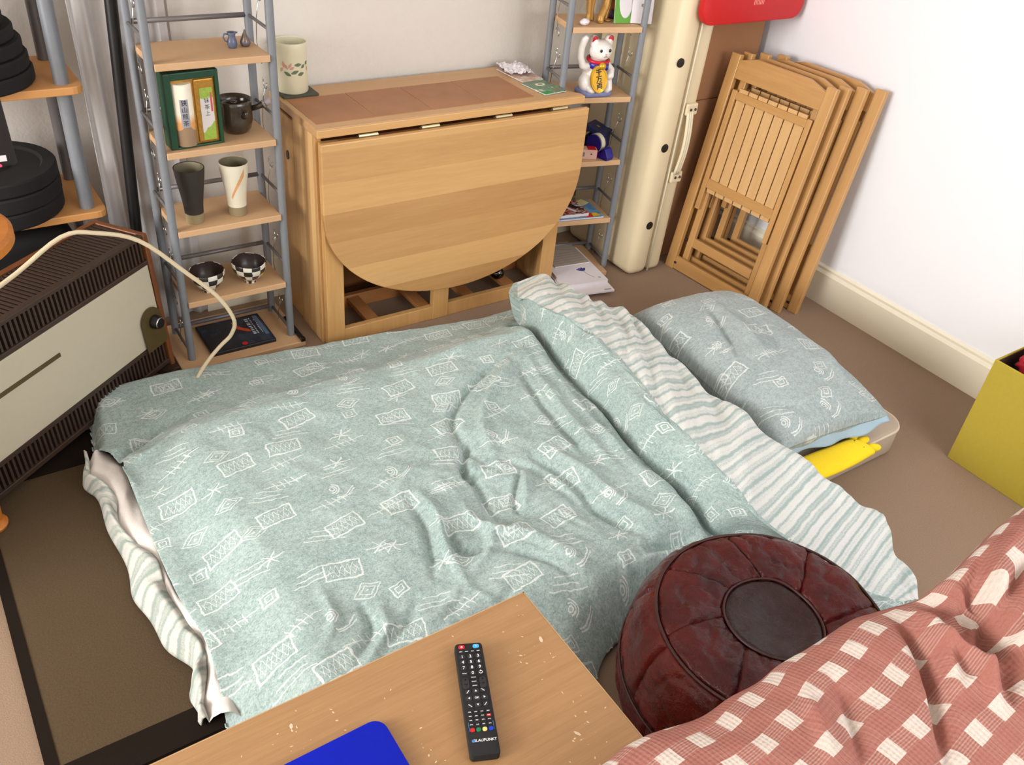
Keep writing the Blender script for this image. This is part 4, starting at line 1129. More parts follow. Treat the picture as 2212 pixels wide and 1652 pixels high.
# ---------------------------------------------------------------- coffee table with remote control and blue folder
CT = thing('coffee_table', 'worn oak-effect coffee table in the foreground', 'coffee table', (0.2, 0.5, 0))
TX = np.array([0.700, 0.806]); 
b = BM(); box(b, (-0.45, 0.385, 0.428), (0.700, 0.815, 0.450), 0.0015)
wobj('tabletop', b, M['ctable'], CT)
b = BM()
box(b, (-0.452, 0.3835, 0.429), (0.7015, 0.3855, 0.4492)); box(b, (0.6995, 0.3845, 0.429), (0.7020, 0.8165, 0.4492)); box(b, (-0.452, 0.8145, 0.429), (0.7018, 0.8168, 0.4492))
wobj('edge_band', b, M['ctable_edge'], CT)
for x in (-0.42, 0.640):
    wobj('shade_end_panel', bx((x, 0.41, 0.0), (x + 0.02, 0.650, 0.428), 0.002), M['ctable_edge'], CT)  # unseen slab ends instead of legs, added to block light under the top
wobj('apron', bx((-0.38, 0.42, 0.37), (0.63, 0.435, 0.428)), M['ctable_edge'], CT)
# small pale scuffs in the varnish
M['scuff'] = plain('varnish_scuff', (214, 190, 160), 0.7)
sc_ = BM(); rs = random.Random(4)
for k in range(260):
    x, y = rs.uniform(0.05, 0.69), rs.uniform(0.42, 0.80)
    if 0.43 < x < 0.60 and 0.53 < y < 0.79: continue
    a = rs.uniform(0, 3.14); l = rs.uniform(0.0006, 0.003) * (2.4 if k % 17 == 0 else 1); w = l * rs.uniform(0.25, 0.6)
    vs = [sc_.verts.new((x + l * math.cos(t) * math.cos(a) - w * math.sin(t) * math.sin(a), y + l * math.cos(t) * math.sin(a) + w * math.sin(t) * math.cos(a), 0.4503)) for t in (0, 1.2, 2.3, 3.3, 4.4, 5.4)]
    sc_.faces.new(vs)
o = wobj('scuff_marks', sc_, M['scuff'], CT); o['kind'] = 'stuff'

RB0 = Vector((0.467, 0.5745, 0.4505)); ry = Vector((0.081, 0.184, 0)).normalized(); rx = Vector((ry.y, -ry.x, 0))
RR = Matrix((rx, ry, Vector((0, 0, 1)))).transposed()
RM = thing('remote_control', 'black television remote control lying on the coffee table', 'remote control', RB0, mat3=RR)
RW, RLN, RT = 0.0460, 0.2020, 0.017
b = BM(); prism(b, [(x, y + RLN / 2) for x, y in rounded(RW, RLN, 0.006, 4)], RT, None, 0.0025); obj('body', b, M['blackrub'], RM, smooth=True, angle=40)
M['btn'] = plain('rubber_button', (34, 32, 34), 0.6)
M['print'] = plain('white_print', (226, 226, 226), 0.6)
def cm(n, c, r=0.4): M[n] = plain(n, c, r, var=0.03)
cm('btn_red', (196, 26, 34)); cm('btn_lightblue', (70, 170, 232)); cm('btn_green', (22, 120, 72)); cm('btn_yellow', (240, 204, 120)); cm('btn_blue', (14, 58, 178)); cm('line_blue', (60, 130, 200))
def ry_(v): return RLN * (1 - v)
def button(x, v, w, h, mat, name='button', z=0.0013):
    b = BM(); prism(b, [(px + x * RW, py + ry_(v)) for px, py in rounded(w, h, min(w, h) * 0.42, 3)], z + 0.0006, Matrix.Translation((0, 0, RT - 0.0006)), 0.0003)
    return obj(name, b, M[mat], RM)
def dash(parent, x, v, w=0.0050, n=3, rot=0.0):
    b = BM(); st = w / n
    for k in range(n): box(b, (-w / 2 + k * st, -0.0006, 0), (-w / 2 + k * st + st * 0.72, 0.0006, 0.0002))
    b.transform(Matrix.Translation((x * RW, ry_(v), RT + 0.0014)) @ Matrix.Rotation(rot, 4, 'Z')); return obj('print', b, M['print'], parent)
def rtext(parent, body, x, v, size, mat='print', z=0.0015, rot=0.0, name='print'):
    Mx = Matrix.Translation((x * RW, ry_(v), RT + z)) @ Matrix.Rotation(rot, 4, 'Z')
    return text(name, body, size, Mx, M[mat], parent, world=False, extrude=0.0001, bold=0.0001)
pb = button(-0.26, 0.040, 0.0105, 0.0072, 'btn_red', 'power_button'); rtext(pb, 'o', -0.26, 0.040, 0.007)
sb = button(0.26, 0.040, 0.0105, 0.0072, 'btn_lightblue', 'source_button'); rtext(sb, 'n', 0.26, 0.038, 0.005)
for x, s in ((-0.31, 'DTV'), (-0.10, 'HDMI'), (0.11, 'USB'), (0.32, 'INFO')):
    q = button(x, 0.088, 0.0080, 0.0032, 'btn'); dash(q, x, 0.088)
for r, row in enumerate((('1', '2', '3'), ('4', '5', '6'), ('7', '8', '9'), ('TV\nGUIDE', '0', '↺'))):
    for c, s in enumerate(row):
        x, v = (-0.29, 0.0, 0.28)[c], 0.137 + 0.0525 * r
        q = button(x, v, 0.0095, 0.0072, 'btn', 'number_button' if s.isdigit() else 'button'); rtext(q, s, x, v, 0.0078) if len(s) == 1 else dash(q, x, v, 0.007, 4)
for x, s in ((-0.30, 'VOL\n–'), (0.30, 'CH\n–')):
    b = BM(); prism(b, [(px + x * RW, py + ry_(0.385)) for px, py in rounded(0.0105, 0.020, 0.004, 3)], 0.0022, Matrix.Translation((0, 0, RT - 0.0006)), 0.0004)
    q = obj('rocker_button', b, M['btn'], RM); rtext(q, '+', x, 0.357, 0.0070); rtext(q, s, x, 0.405, 0.0034)
for v, s in ((0.336, 'S.MODE'), (0.374, 'P.MODE'), (0.412, 'EXIT')):
    q = button(0.0, v, 0.0100, 0.0046, 'btn'); dash(q, 0.0, v, 0.0075, 5)
for x, v, s in ((0.0, 0.460, '▲'), (-0.27, 0.522, '◀'), (0.27, 0.520, '▶'), (0.0, 0.584, '▼')):
    q = button(x, v, 0.0110, 0.0085, 'btn', 'arrow_button'); rtext(q, s, x, v, 0.0040)
q = button(0.0, 0.522, 0.0120, 0.0095, 'btn', 'ok_button'); rtext(q, 'OK', 0.0, 0.522, 0.0046)
for x, v, s, a in ((-0.27, 0.463, 'MENU', 0.9), (0.25, 0.455, 'SUB', -0.7), (-0.26, 0.588, 'RETURN', -0.75), (0.27, 0.580, 'EPG', 0.9)):
    q = button(x, v, 0.0085, 0.0075, 'btn'); dash(q, x, v, 0.0070, 4, a)
for v, row in ((0.642, ('INPUT', 'SLEEP', 'FAV', 'TEXT')), (0.678, ('HOLD', 'SIZE', 'INDEX', 'REC')), (0.713, ('CANC', '▶▶', '▶▶', '●■')), (0.750, ('MUTE', '◀◀', '▮▮', '▶'))):
    for c, s in enumerate(row):
        x = (-0.32, -0.11, 0.10, 0.31)[c]
        q = button(x, v, 0.0072, 0.0042, 'btn_red' if s == 'REC' else 'btn'); dash(q, x, v, 0.0042, 2 if len(s) < 4 else 3)
for c, mm in enumerate(('btn_red', 'btn_green', 'btn_yellow', 'btn_blue')):
    button((-0.31, -0.105, 0.10, 0.305)[c], 0.793, 0.0072, 0.0064, mm, 'colour_button', 0.0017)
for sx in (-1, 1):
    bl = BM(); box(bl, (sx * 0.415 * RW - 0.0003, ry_(0.80), RT - .0003), (sx * 0.415 * RW + 0.0003, ry_(0.725), RT + 0.0002)); obj('blue_bracket', bl, M['line_blue'], RM)
rtext(RM, 'BLAUPUNKT', 0.06, 0.880, 0.0062, z=0.0001, name='brand_print')
b = BM(); lathe(b, [(0, 0.0004), (0.0024, 0.0004), (0.0024, -0.0004), (0, -0.0004)], 20, (-0.335 * RW, ry_(0.881), RT)); obj('brand_dot', b, M['line_blue'], RM)

BL = thing('blue_folder', 'bright blue rounded plastic folder on the coffee table', 'folder', (0.19, 0.60, 0.450))
b = BM()
fd = Vector((0.166, -0.002, 0)).normalized()
prism(b, [(x + 0.190, y + 0.588) for x, y in rounded(0.350, 0.252, 0.022, 6)], 0.012, Matrix.Translation((0, 0, 0.4502)), 0.003)
wobj('cover', b, M['blue'], BL, smooth=True, angle=40)

# ---------------------------------------------------------------- sofa with checked throw
SF = thing('sofa', 'sofa arm in the near right corner, hidden under a checked throw', 'sofa', (1.05, 0.0, 0))
wobj('arm', bx((0.74, 0.02, 0.0), (1.30, 0.295, 0.530), 0.05, 4), M['sofa'], SF)
wobj('seat', bx((0.70, -0.95, 0.0), (1.30, 0.015, 0.40), 0.04, 3), M['sofa'], SF)
wobj('backrest', bx((1.305, -0.95, 0.0), (1.55, 0.295, 0.66), 0.05, 4), M['sofa'], SF)
TH = thing('checked_throw', 'dusty red throw with cream checks draped over the sofa arm', 'throw', (1.0, 0.1, 0.55))
TSIL = [(0.473, 0.442, 0.54), (0.571, 0.438, 0.55), (0.641, 0.432, 0.56), (0.73, 0.414, 0.57), (0.841, 0.414, 0.582), (0.898, 0.412, 0.588), (0.964, 0.406, 0.594), (1.045, 0.402, 0.602), (1.094, 0.391, 0.606), (1.143, 0.376, 0.612), (1.162, 0.364, 0.64), (1.173, 0.358, 0.672), (1.232, 0.352, 0.705), (1.297, 0.355, 0.73), (1.341, 0.354, 0.745), (1.473, 0.354, 0.79)]
def throw():
    n = 240
    S_ = catmull(TSIL, n)
    ds = np.concatenate([[0], np.cumsum(np.linalg.norm(np.diff(S_, axis=0), axis=1))])
    tv_ = [(0.030, -0.135), (0.026, -0.09), (0.016, -0.035), (0.0, 0.0), (-0.05, 0.018), (-0.12, 0.022), (-0.20, 0.02), (-0.30, 0.0), (-0.42, -0.03), (-0.55, -0.10)]
    m = 130
    base = catmull(tv_, m)
    P = np.zeros((n, m, 3))
    P[:, :, 0] = S_[:, None, 0] + 0.0; P[:, :, 1] = S_[:, None, 1] + base[None, :, 0]; P[:, :, 2] = S_[:, None, 2] + base[None, :, 1]
    s = ds[:, None] * np.ones((1, m)); y = np.ones((n, 1)) * base[None, :, 0]
    arc = np.concatenate([[0], np.cumsum(np.linalg.norm(np.diff(base, axis=0), axis=1))])
    t = np.ones((n, 1)) * arc[None, :]
    X_ = P[:, :, 0].copy(); Yw = P[:, :, 1].copy()
    for (pts, amp, wd) in TWR:
        d, sd, fr = seg_dist(X_, Yw, [tuple(q) for q in catmull(pts, 14)])
        P[:, :, 2] += 1.5 * amp * np.sin(np.pi * np.clip(fr, .05, .95)) ** .6 * np.exp(-(d * np.where(sd > 0, 1.0, 1.5) / wd) ** 2) * smoothstep(0.02, -0.06, y)
    P[:, :, 2] += 0.012 * fbm(X_, Yw, 81, 3, 5) + 0.005 * (1 - 2 * np.abs(fbm(X_ + .4 * Yw, Yw, 82, 3, 9)))
    P[:, :, 1] += 0.010 * fbm(s * 3, t, 83, 2, 3) * (t < 0.45)
    P[:, :, 2] = np.maximum(P[:, :, 2], np.where(P[:, :, 0] < 0.73, 0.458, 0.02))
    UV = np.stack([s + 0.02 * fbm(s, t, 84, 2, 4), t + 0.02 * fbm(s, t, 85, 2, 4)], -1)
    a = math.radians(8); UV = np.stack([UV[..., 0] * math.cos(a) - UV[..., 1] * math.sin(a), UV[..., 0] * math.sin(a) + UV[..., 1] * math.cos(a)], -1)
    grid('woven_cloth', P[::-1], UV[::-1], M['throw'], TH, thick=0.003)
TWR = [([(1.093, 0.371), (1.065, 0.306), (1.022, 0.248), (0.953, 0.178)], -0.022, 0.014), ([(1.134, 0.369), (1.095, 0.299), (1.055, 0.247)], 0.02, 0.016), ([(1.187, 0.371), (1.177, 0.312), (1.152, 0.247), (1.108, 0.189)], -0.02, 0.014), ([(1.09, 0.312), (1.105, 0.264), (1.099, 0.221), (1.082, 0.195)], 0.022, 0.014), ([(1.272, 0.358), (1.196, 0.334), (1.144, 0.29)], -0.018, 0.014), ([(1.314, 0.358), (1.226, 0.328), (1.178, 0.271)], 0.018, 0.016), ([(1.316, 0.299), (1.219, 0.289), (1.148, 0.268)], -0.016, 0.012), ([(1.247, 0.232), (1.164, 0.23), (1.08, 0.232)], 0.016, 0.014), ([(0.919, 0.344), (0.892, 0.288), (0.85, 0.239)], -0.01, 0.014), ([(0.869, 0.354), (0.845, 0.316), (0.817, 0.268)], 0.01, 0.016), ([(1.232, 0.358), (1.339, 0.356), (1.455, 0.353)], -0.016, 0.014)]
throw()

# ---------------------------------------------------------------- yellow storage box with clothes
YB = thing('storage_box', 'yellow-green fabric storage box by the right wall', 'box', (2.6, 0.68, 0))
yx0, yx1, yy0, yy1, yh, yt = 2.432, 2.790, 0.42, 0.910, 0.372, 0.006
wobj('side', bx((yx0, yy0, 0.0), (yx0 + yt, yy1, yh), 0.002), M['yellow'], YB)
wobj('side', bx((yx1 - yt, yy0, 0.0), (yx1, yy1, yh), 0.002), M['yellow'], YB)
wobj('side', bx((yx0 + yt, yy1 - yt, 0.0), (yx1 - yt, yy1, yh), 0.002), M['yellow'], YB)
wobj('side', bx((yx0 + yt, yy0, 0.0), (yx1 - yt, yy0 + yt, yh), 0.002), M['yellow'], YB)
b = BM()
for lo, hi in (((yx0 + yt, yy0 + yt, 0.01), (yx0 + yt + .002, yy1 - yt, yh - 0.004)), ((yx1 - yt - .002, yy0 + yt, 0.01), (yx1 - yt, yy1 - yt, yh - 0.004)), ((yx0 + yt, yy1 - yt - .002, 0.01), (yx1 - yt, yy1 - yt, yh - 0.004)), ((yx0 + yt, yy0 + yt, 0.0), (yx1 - yt, yy1 - yt, 0.008))): box(b, lo, hi)
wobj('lining', b, M['lining'], YB)
def lump(name, label, mat, c, r, seed, amp, stack=1):
    t = thing(name, label, 'clothes', (c[0], c[1], c[2] - r[2]))
    n, m = 60, 40
    for q in range(stack):
        th = np.linspace(0, 2 * math.pi, n)[:, None] * np.ones((1, m)); ph = np.ones((n, 1)) * np.linspace(0.02, math.pi - 0.02, m)[None, :]
        k = (1 - 0.22 * q) + amp * fbm(np.cos(th) * np.sin(ph) * 2 + seed, np.sin(th) * np.sin(ph) * 2 + np.cos(ph) * 2.5, seed + q, 3, 1.6)
        e = lambda v: np.sign(v) * np.abs(v) ** 0.7
        P = np.stack([c[0] + 0.022 * q + r[0] * e(np.cos(th)) * np.sin(ph) ** .6 * k, c[1] - 0.015 * q + r[1] * e(np.sin(th)) * np.sin(ph) ** .6 * k, c[2] + q * r[2] * 1.1 + r[2] * np.cos(ph) * k], -1)
        grid('garment' if q == 0 else 'sleeve', P[::-1], np.stack([th, ph], -1)[::-1], mat, t)
lump('grey_garment', 'dark grey patterned clothes down inside the yellow box', M['greycloth'], (2.611, 0.665, 0.165), (0.155, 0.215, 0.15), 5, 0.10)
lump('red_garment', 'crumpled red garment piled on top in the yellow box', M['redcloth'], (2.565, 0.775, 0.385), (0.105, 0.110, 0.062), 8, 0.20, 2)

# ---------------------------------------------------------------- small things on the left ladder shelf
M['jugglaze'] = plain('blue_grey_glaze', (96, 104, 128), 0.25, var=0.2, scale=60)
M['brownglaze'] = plain('metallic_brown_glaze', (118, 104, 96), 0.25, metal=0.3, var=0.25, scale=90)
j = thing('miniature_jug', 'tiny blue-grey glazed jug with handle on upper shelf', 'jug', (0.803, 2.478, 0.9382))
b = BM(); lathe(b, [(0, 0.0002), (0.011, 0.0002), (0.0135, 0.008), (0.013, 0.018), (0.0095, 0.028), (0.0105, 0.036), (0.0125, 0.041), (0.0112, 0.041), (0.0085, 0.030), (0, 0.028)], 20); obj('jug_body', b, M['jugglaze'], j, smooth=True)
b = BM(); tube(b, [(-0.010, 0, 0.036), (-0.020, -0.001, 0.038), (-0.024, -0.002, 0.030), (-0.020, -0.001, 0.020), (-0.012, 0, 0.015)], 0.0022, 6); obj('jug_handle', b, M['jugglaze'], j, smooth=True)
b = BM(); prism(b, [(0, -0.004), (0.008, 0), (0, 0.004)], 0.004, Matrix.Translation((0.009, 0, 0.037))); obj('spout', b, M['jugglaze'], j)
j = thing('teardrop_ornament', 'tiny pointed brown teardrop ornament beside the miniature jug', 'ornament', (0.841, 2.482, 0.9382))
b = BM(); lathe(b, [(0, 0.0002), (0.010, 0.0002), (0.0145, 0.008), (0.0135, 0.016), (0.0075, 0.028), (0.003, 0.040), (0.0, 0.047)], 20); obj('drop_body', b, M['brownglaze'], j, smooth=True)
b = BM(); lathe(b, [(0.0140, 0.009), (0.0152, 0.011), (0.0140, 0.013)], 20); obj('drop_band', b, M['jugglaze'], j, smooth=True)

# tea gift box
GA = math.radians(4)
G = thing('tea_gift_box', 'dark green open gift box holding tea tin and packet', 'gift box', (0.586, 2.402, 0.7003), (0, 0, GA))
M['green'] = plain('dark_green_card', (18, 66, 42), 0.4, var=0.12, scale=30)
M['goldfoil'] = plain('gold_foil', (190, 140, 60), 0.35, metal=0.5, var=0.35, scale=120)
GW, GH, GD = 0.150, 0.206, 0.050
fr_ = BM()
box(fr_, (0, 0.0, 0), (0.020, GD, GH), 0.003); box(fr_, (GW - 0.010, 0.0, 0), (GW, GD, GH), 0.003); box(fr_, (0.018, 0, GH - 0.020), (GW - 0.008, GD, GH), 0.003); box(fr_, (0.018, 0, 0), (GW - 0.008, GD, 0.006), 0.002); box(fr_, (0.004, GD - 0.006, 0.003), (GW - 0.004, GD - 0.001, GH - 0.003))
obj('box_frame', fr_, M['green'], G)
b = BM(); box(b, (0.0185, 0.012, 0.006), (GW - 0.009, 0.044, GH - 0.020)); obj('gold_tray', b, M['goldfoil'], G)
def tin_mat():
    m, nt, bs = newmat('tea_tin_print'); t = nt.nodes.new('ShaderNodeTexCoord'); s = nt.nodes.new('ShaderNodeSeparateXYZ'); nt.links.new(t.outputs['Object'], s.inputs[0])
    z = X(s.outputs[2]); x = X(s.outputs[0])
    e = z - (0.066 + (x - 0.045).abs() * -0.5 + (x * 160).sin() * 0.004)
    f = X.op('ADD', (z - 0.072) * 40, 0.0, clamp=True)
    c1 = mixc(nt, f, lin((222, 160, 96)), lin((240, 232, 212)))
    nt.links.new(mixc(nt, e.gt(0), lin((150, 124, 98)), c1), bs.inputs['Base Color']); bs.inputs['Roughness'].default_value = 0.35
    return m
tn = BM(); lathe(tn, [(0, 0.008), (0.0285, 0.008), (0.0285, 0.172), (0.0270, 0.176), (0, 0.176)], 32, (0.0490, 0.018, 0))
tin = obj('tea_tin', tn, tin_mat(), G, smooth=True, angle=40)
M['tinlabel'] = plain('silver_label', (160, 158, 168), 0.4, var=0.04); M['ink'] = plain('black_ink', (38, 36, 40), 0.6)
lb = BM()
for k in range(6):
    a0, a1 = math.radians(-122 + k * 7.5), math.radians(-122 + (k + 1) * 7.5)
    q = [lb.verts.new((0.0490 + 0.0289 * math.cos(a), 0.018 + 0.0289 * math.sin(a), z)) for a, z in ((a0, 0.062), (a1, 0.062), (a1, 0.138), (a0, 0.138))]; lb.faces.new(q)
lbl = obj('tin_label', lb, M['tinlabel'], tin)
for k, chh in enumerate('狭山煎茶'):
    text('kanji', chh, 0.0165, axes((0.0440, -0.0110, 0.128 - 0.0183 * k), (1, -0.17, 0), (0, 0, 1)), M['ink'], lbl, world=False, extrude=0.0001)
def pk_mat():
    m, nt, bs = newmat('tea_packet_print'); t = nt.nodes.new('ShaderNodeTexCoord'); s = nt.nodes.new('ShaderNodeSeparateXYZ'); nt.links.new(t.outputs['Object'], s.inputs[0])
    z = X(s.outputs[2]); x = X(s.outputs[0]); n = noise_fac(nt, 110, 3, t.outputs['Object'])
    top = (z + (n - 0.5) * 0.02).gt(0.130); bot = (z + (n - 0.5) * 0.02 - (x - 0.115) * 0.9).lt(0.052)
    g = mixc(nt, n, lin((120, 158, 40)), lin((176, 196, 84)))
    nt.links.new(mixc(nt, top.max(bot), lin((214, 208, 206)), g), bs.inputs['Base Color']); bs.inputs['Roughness'].default_value = 0.5
    return m
pk = BM(); box(pk, (0.0815, 0.006, 0.008), (0.1375, 0.014, 0.182), 0.004); pkt = obj('tea_packet', pk, M['goldfoil'], G)
pl_ = BM(); box(pl_, (0.094, 0.0048, 0.014), (0.130, 0.0062, 0.158), 0.0005); pll = obj('packet_label', pl_, pk_mat(), pkt)
for k, chh in enumerate('抹茶上'):
    text('kanji', chh, 0.0145, axes((0.112, 0.0045, 0.122 - 0.0175 * k), (1, 0, 0), (0, 0, 1)), M['ink'], pll, world=False, extrude=0.0001)
rd = BM(); box(rd, (0.1225, 0.0042, 0.092), (0.1275, 0.0050, 0.144)); obj('red_strip', rd, plain('pink_strip', (196, 84, 90), 0.5), pll)

# teapot
M['teaglaze'] = plain('dark_brown_glaze', (62, 52, 42), 0.18, var=0.45, scale=34, coat=0.4, bmp=0.3, bscale=180)
M['lightwood'] = plain('pale_handle_tip', (176, 164, 166), 0.3)
tp_ = thing('teapot', 'small dark brown glazed teapot with side handle next to gift box', 'teapot', (0.796, 2.492, 0.7003))
b = BM(); lathe(b, [(0, 0.0002), (0.034, 0.0002), (0.044, 0.012), (0.050, 0.034), (0.0505, 0.052), (0.0500, 0.066), (0.0490, 0.078), (0.0520, 0.092), (0.0490, 0.094), (0.0445, 0.078), (0.0420, 0.069), (0, 0.067)], 36); obj('pot_body', b, M['teaglaze'], tp_, smooth=True)
b = BM(); lathe(b, [(0.040, 0.070), (0.030, 0.072), (0.012, 0.074), (0.007, 0.075), (0.011, 0.080), (0.010, 0.087), (0.0, 0.089)], 28); obj('lid', b, M['teaglaze'], tp_, smooth=True)
b = BM(); tube(b, [(0.044, -0.010, 0.062), (0.062, -0.024, 0.072), (0.082, -0.034, 0.084)], [0.008, 0.0085, 0.011], 12); obj('side_handle', b, M['teaglaze'], tp_, smooth=True)
b = BM(); tube(b, [(0.075, -0.031, 0.080), (0.094, -0.038, 0.091)], [0.0115, 0.0095], 12); obj('handle_tip', b, M['lightwood'], tp_, smooth=True)
b = BM(); tube(b, [(0.010, -0.046, 0.056), (0.014, -0.058, 0.064), (0.016, -0.064, 0.072)], [0.010, 0.007, 0.006], 12); obj('spout', b, M['teaglaze'], tp_, smooth=True)

# tumblers
M['darkglaze'] = plain('matt_black_glaze', (44, 38, 34), 0.55, var=0.2, scale=50)
M['unglazed'] = plain('olive_unglazed_clay', (142, 128, 96), 0.8, var=0.08, scale=90)
M['creamglaze'] = plain('cream_glaze', (226, 218, 196), 0.4, var=0.03, scale=40)
M['inglaze'] = plain('grey_olive_inner_glaze', (132, 124, 98), 0.4, var=0.1)
M['orangeglaze'] = plain('orange_streak', (222, 160, 104), 0.45, var=0.15, scale=60)
def tumbler(label, c, rb, rt_, h, mat, streak=False):
    t = thing('tumbler', label, 'tumbler', c)
    R = lambda z: rb + (rt_ - rb) * (0.10 * min(1, max(0, (z - 0.02) / h)) + 0.90 * smoothstep(0.02, h * 1.15, np.array(z)) )
    b = BM(); lathe(b, [(0, 0.0002), (rb, 0.0002), (rb * 1.01, 0.029)] , 40); obj('bare_foot', b, M['unglazed'], t, smooth=True, angle=40)
    zs = np.linspace(0.029, h, 14); pr_ = [(rb * 1.005, 0.029)] + [(max(rb * 1.02, float(R(z))), float(z)) for z in zs]
    pr_ += [(pr_[-1][0] - 0.0012, h + 0.001), (pr_[-1][0] - 0.0028, h)]
    b = BM(); lathe(b, pr_, 40); obj('glazed_wall', b, mat, t, smooth=True, angle=50)
    ri = [(0, 0.012), (rb * 0.85, 0.014)] + [(max(rb * 1.0, float(R(z))) - 0.0030, float(z)) for z in np.linspace(0.03, h - 0.0002, 10)]
    b = BM(); lathe(b, ri, 40); bmesh.ops.reverse_faces(b, faces=b.faces); obj('inside', b, M['inglaze'], t, smooth=True)
    if streak:
        b = BM(); rows = []
        for k in range(13):
            q = k / 12; a = math.radians(-132 + 66 * q); z = 0.062 + 0.080 * q; w = 0.005 + 0.007 * q
            rows.append([b.verts.new(((max(rb * 1.02, float(R(zz))) + 0.0005) * math.cos(a), (max(rb * 1.02, float(R(zz))) + 0.0005) * math.sin(a), zz)) for zz in (z - w, z, z + w)])
        for r0, r1 in zip(rows, rows[1:]):
            for i in range(2): b.faces.new((r0[i], r1[i], r1[i + 1], r0[i + 1]))
        obj('orange_streak', b, M['orangeglaze'], t, smooth=True)
    return t
tumbler('tall black ceramic tumbler with bare olive foot on middle shelf', (0.634, 2.444, 0.4643), 0.0262, 0.0440, 0.166, M['darkglaze'])
tumbler('tall cream ceramic tumbler with orange streak on middle shelf', (0.763, 2.446, 0.4643), 0.0268, 0.0440, 0.163, M['creamglaze'], True)

# chequered bowls
def check_mat(name, off):
    m, nt, bs = newmat(name); t = nt.nodes.new('ShaderNodeTexCoord'); s = nt.nodes.new('ShaderNodeSeparateXYZ'); nt.links.new(t.outputs['Object'], s.inputs[0])
    x, y, z = (X(s.outputs[i]) for i in range(3))
    a = X.op('ARCTAN2', y, x); n = noise_fac(nt, 40, 2, t.outputs['Object'])
    k = ((a / 6.28318 * 12 + off + (n - .5) * .25).floor() + ((z + (n - .5) * .004) / 0.0195).floor())
    odd = X.op('MODULO', k.abs(), 2).gt(0.5)
    nt.links.new(mixc(nt, odd, lin((46, 42, 36)), lin((226, 220, 206))), bs.inputs['Base Color']); bs.inputs['Roughness'].default_value = 0.25
    bs.inputs['Coat Weight'].default_value = 0.3
    return m
M['bowl_in'] = plain('dark_bowl_inside', (58, 44, 40), 0.3, var=0.2, scale=50)
def bowl(label, c, r, h, off, rot):
    t = thing('checked_bowl', label, 'bowl', c, (0, 0, rot), 'black and white checked bowls')
    b = BM(); lathe(b, [(0, 0.0002), (0.018, 0.0002), (0.018, 0.006), (0.022, 0.010), (0.036, 0.024), (r * 0.94, 0.046), (r, h - 0.002), (r - 0.0015, h), (r - 0.003, h - 0.001)], 48)
    for v in b.verts: v.co.z += 0.0016 * math.sin(3 * math.atan2(v.co.y, v.co.x)) * (v.co.z / h)
    obj('bowl_wall', b, check_mat('check_glaze', off), t, smooth=True, angle=50)
    b = BM(); lathe(b, [(0, 0.010), (0.014, 0.011), (0.033, 0.026), (r * 0.94 - 0.003, 0.047), (r - 0.0029, h - 0.001)], 48)
    for v in b.verts: v.co.z += 0.0016 * math.sin(3 * math.atan2(v.co.y, v.co.x)) * (v.co.z / h)
    bmesh.ops.reverse_faces(b, faces=b.faces); obj('bowl_inside', b, M['bowl_in'], t, smooth=True)
    return t
bowl('black and white checked bowl with empty dark inside, left one', (0.646, 2.436, 0.2293), 0.0525, 0.073, 0.0, 0.3)
bw = bowl('black and white checked bowl with yellow flower and red bead inside', (0.779, 2.440, 0.2293), 0.0535, 0.073, 0.4, 1.1)
M['flower_y'] = plain('yellow_flower_glaze', (190, 150, 50), 0.4)
b = BM()
for k in range(5):
    a = 2 * math.pi * k / 5; ball(b, (0.0035 * math.cos(a), 0, 0.0035 * math.sin(a)), (0.003, 0.0010, 0.003), 8, 6)
b.transform(Matrix.Translation((0.0255, -0.0395, 0.040)) @ Matrix.Rotation(math.radians(32), 4, 'Z')); 
b.transform(Matrix.Rotation(-1.1, 4, 'Z')); obj('flower_motif', b, M['flower_y'], bw)
rb_ = thing('red_bead', 'small red beads lying inside the right checked bowl', 'beads', (0.772, 2.440, 0.242))
b = BM()
for dx, dy, r in ((0, 0, 0.009), (0.012, 0.006, 0.0075), (-0.010, 0.007, 0.007)): ball(b, (dx, dy, r * 0.8 + 0.002), r, 12, 8)
obj('beads', b, M['redcloth'], rb_, smooth=True)
b = BM(); ball(b, (0.024, 0.002, 0.016), (0.007, 0.007, 0.006), 12, 8); obj('dark_bead', b, M['black'], rb_, smooth=True)

# film case lying on the shelf base
def dvd_mat():
    m, nt, bs = newmat('film_cover_print'); t = nt.nodes.new('ShaderNodeTexCoord'); n = noise_fac(nt, 16, 4, t.outputs['Object'])
    nt.links.new(mixc(nt, X.op('ADD', (n - 0.42) * 3, 0.0, clamp=True), lin((24, 20, 24)), lin((46, 62, 82))), bs.inputs['Base Color']); bs.inputs['Roughness'].default_value = 0.25
    return m
DV_ = thing('film_case', 'dark film case with red figure on cover, on shelf base', 'film case', (0.722, 2.468, 0.0202), (0, 0, math.radians(-0.5)))
obj('case', bx((-0.106, -0.088, 0.0), (0.106, 0.088, 0.0135), 0.003), M['black'], DV_)
cvr = obj('cover_print', bx((-0.102, -0.084, 0.0133), (0.101, 0.084, 0.0141)), dvd_mat(), DV_)
def flat(name, pts, mat, parent, z0, th=0.0004):
    b = BM(); prism(b, pts, th, Matrix.Translation((0, 0, z0))); return obj(name, b, mat, parent)
M['fig'] = plain('orange_red_print', (206, 72, 34), 0.4, var=0.3, scale=120); M['bl_pr'] = plain('steel_blue_print', (92, 116, 146), 0.4, var=0.2, scale=80)
flat('figure_print', [(0.004, 0.060), (0.018, 0.056), (0.020, 0.030), (0.032, 0.014), (0.044, 0.004), (0.050, -0.014), (0.040, -0.012), (0.026, 0.000), (0.012, 0.014), (0.000, 0.028), (0.006, 0.040)], M['fig'], cvr, 0.0141)
flat('sky_band', [(0.080, 0.076), (0.094, 0.072), (0.097, -0.050), (0.086, -0.050)], M['bl_pr'], cvr, 0.0141)
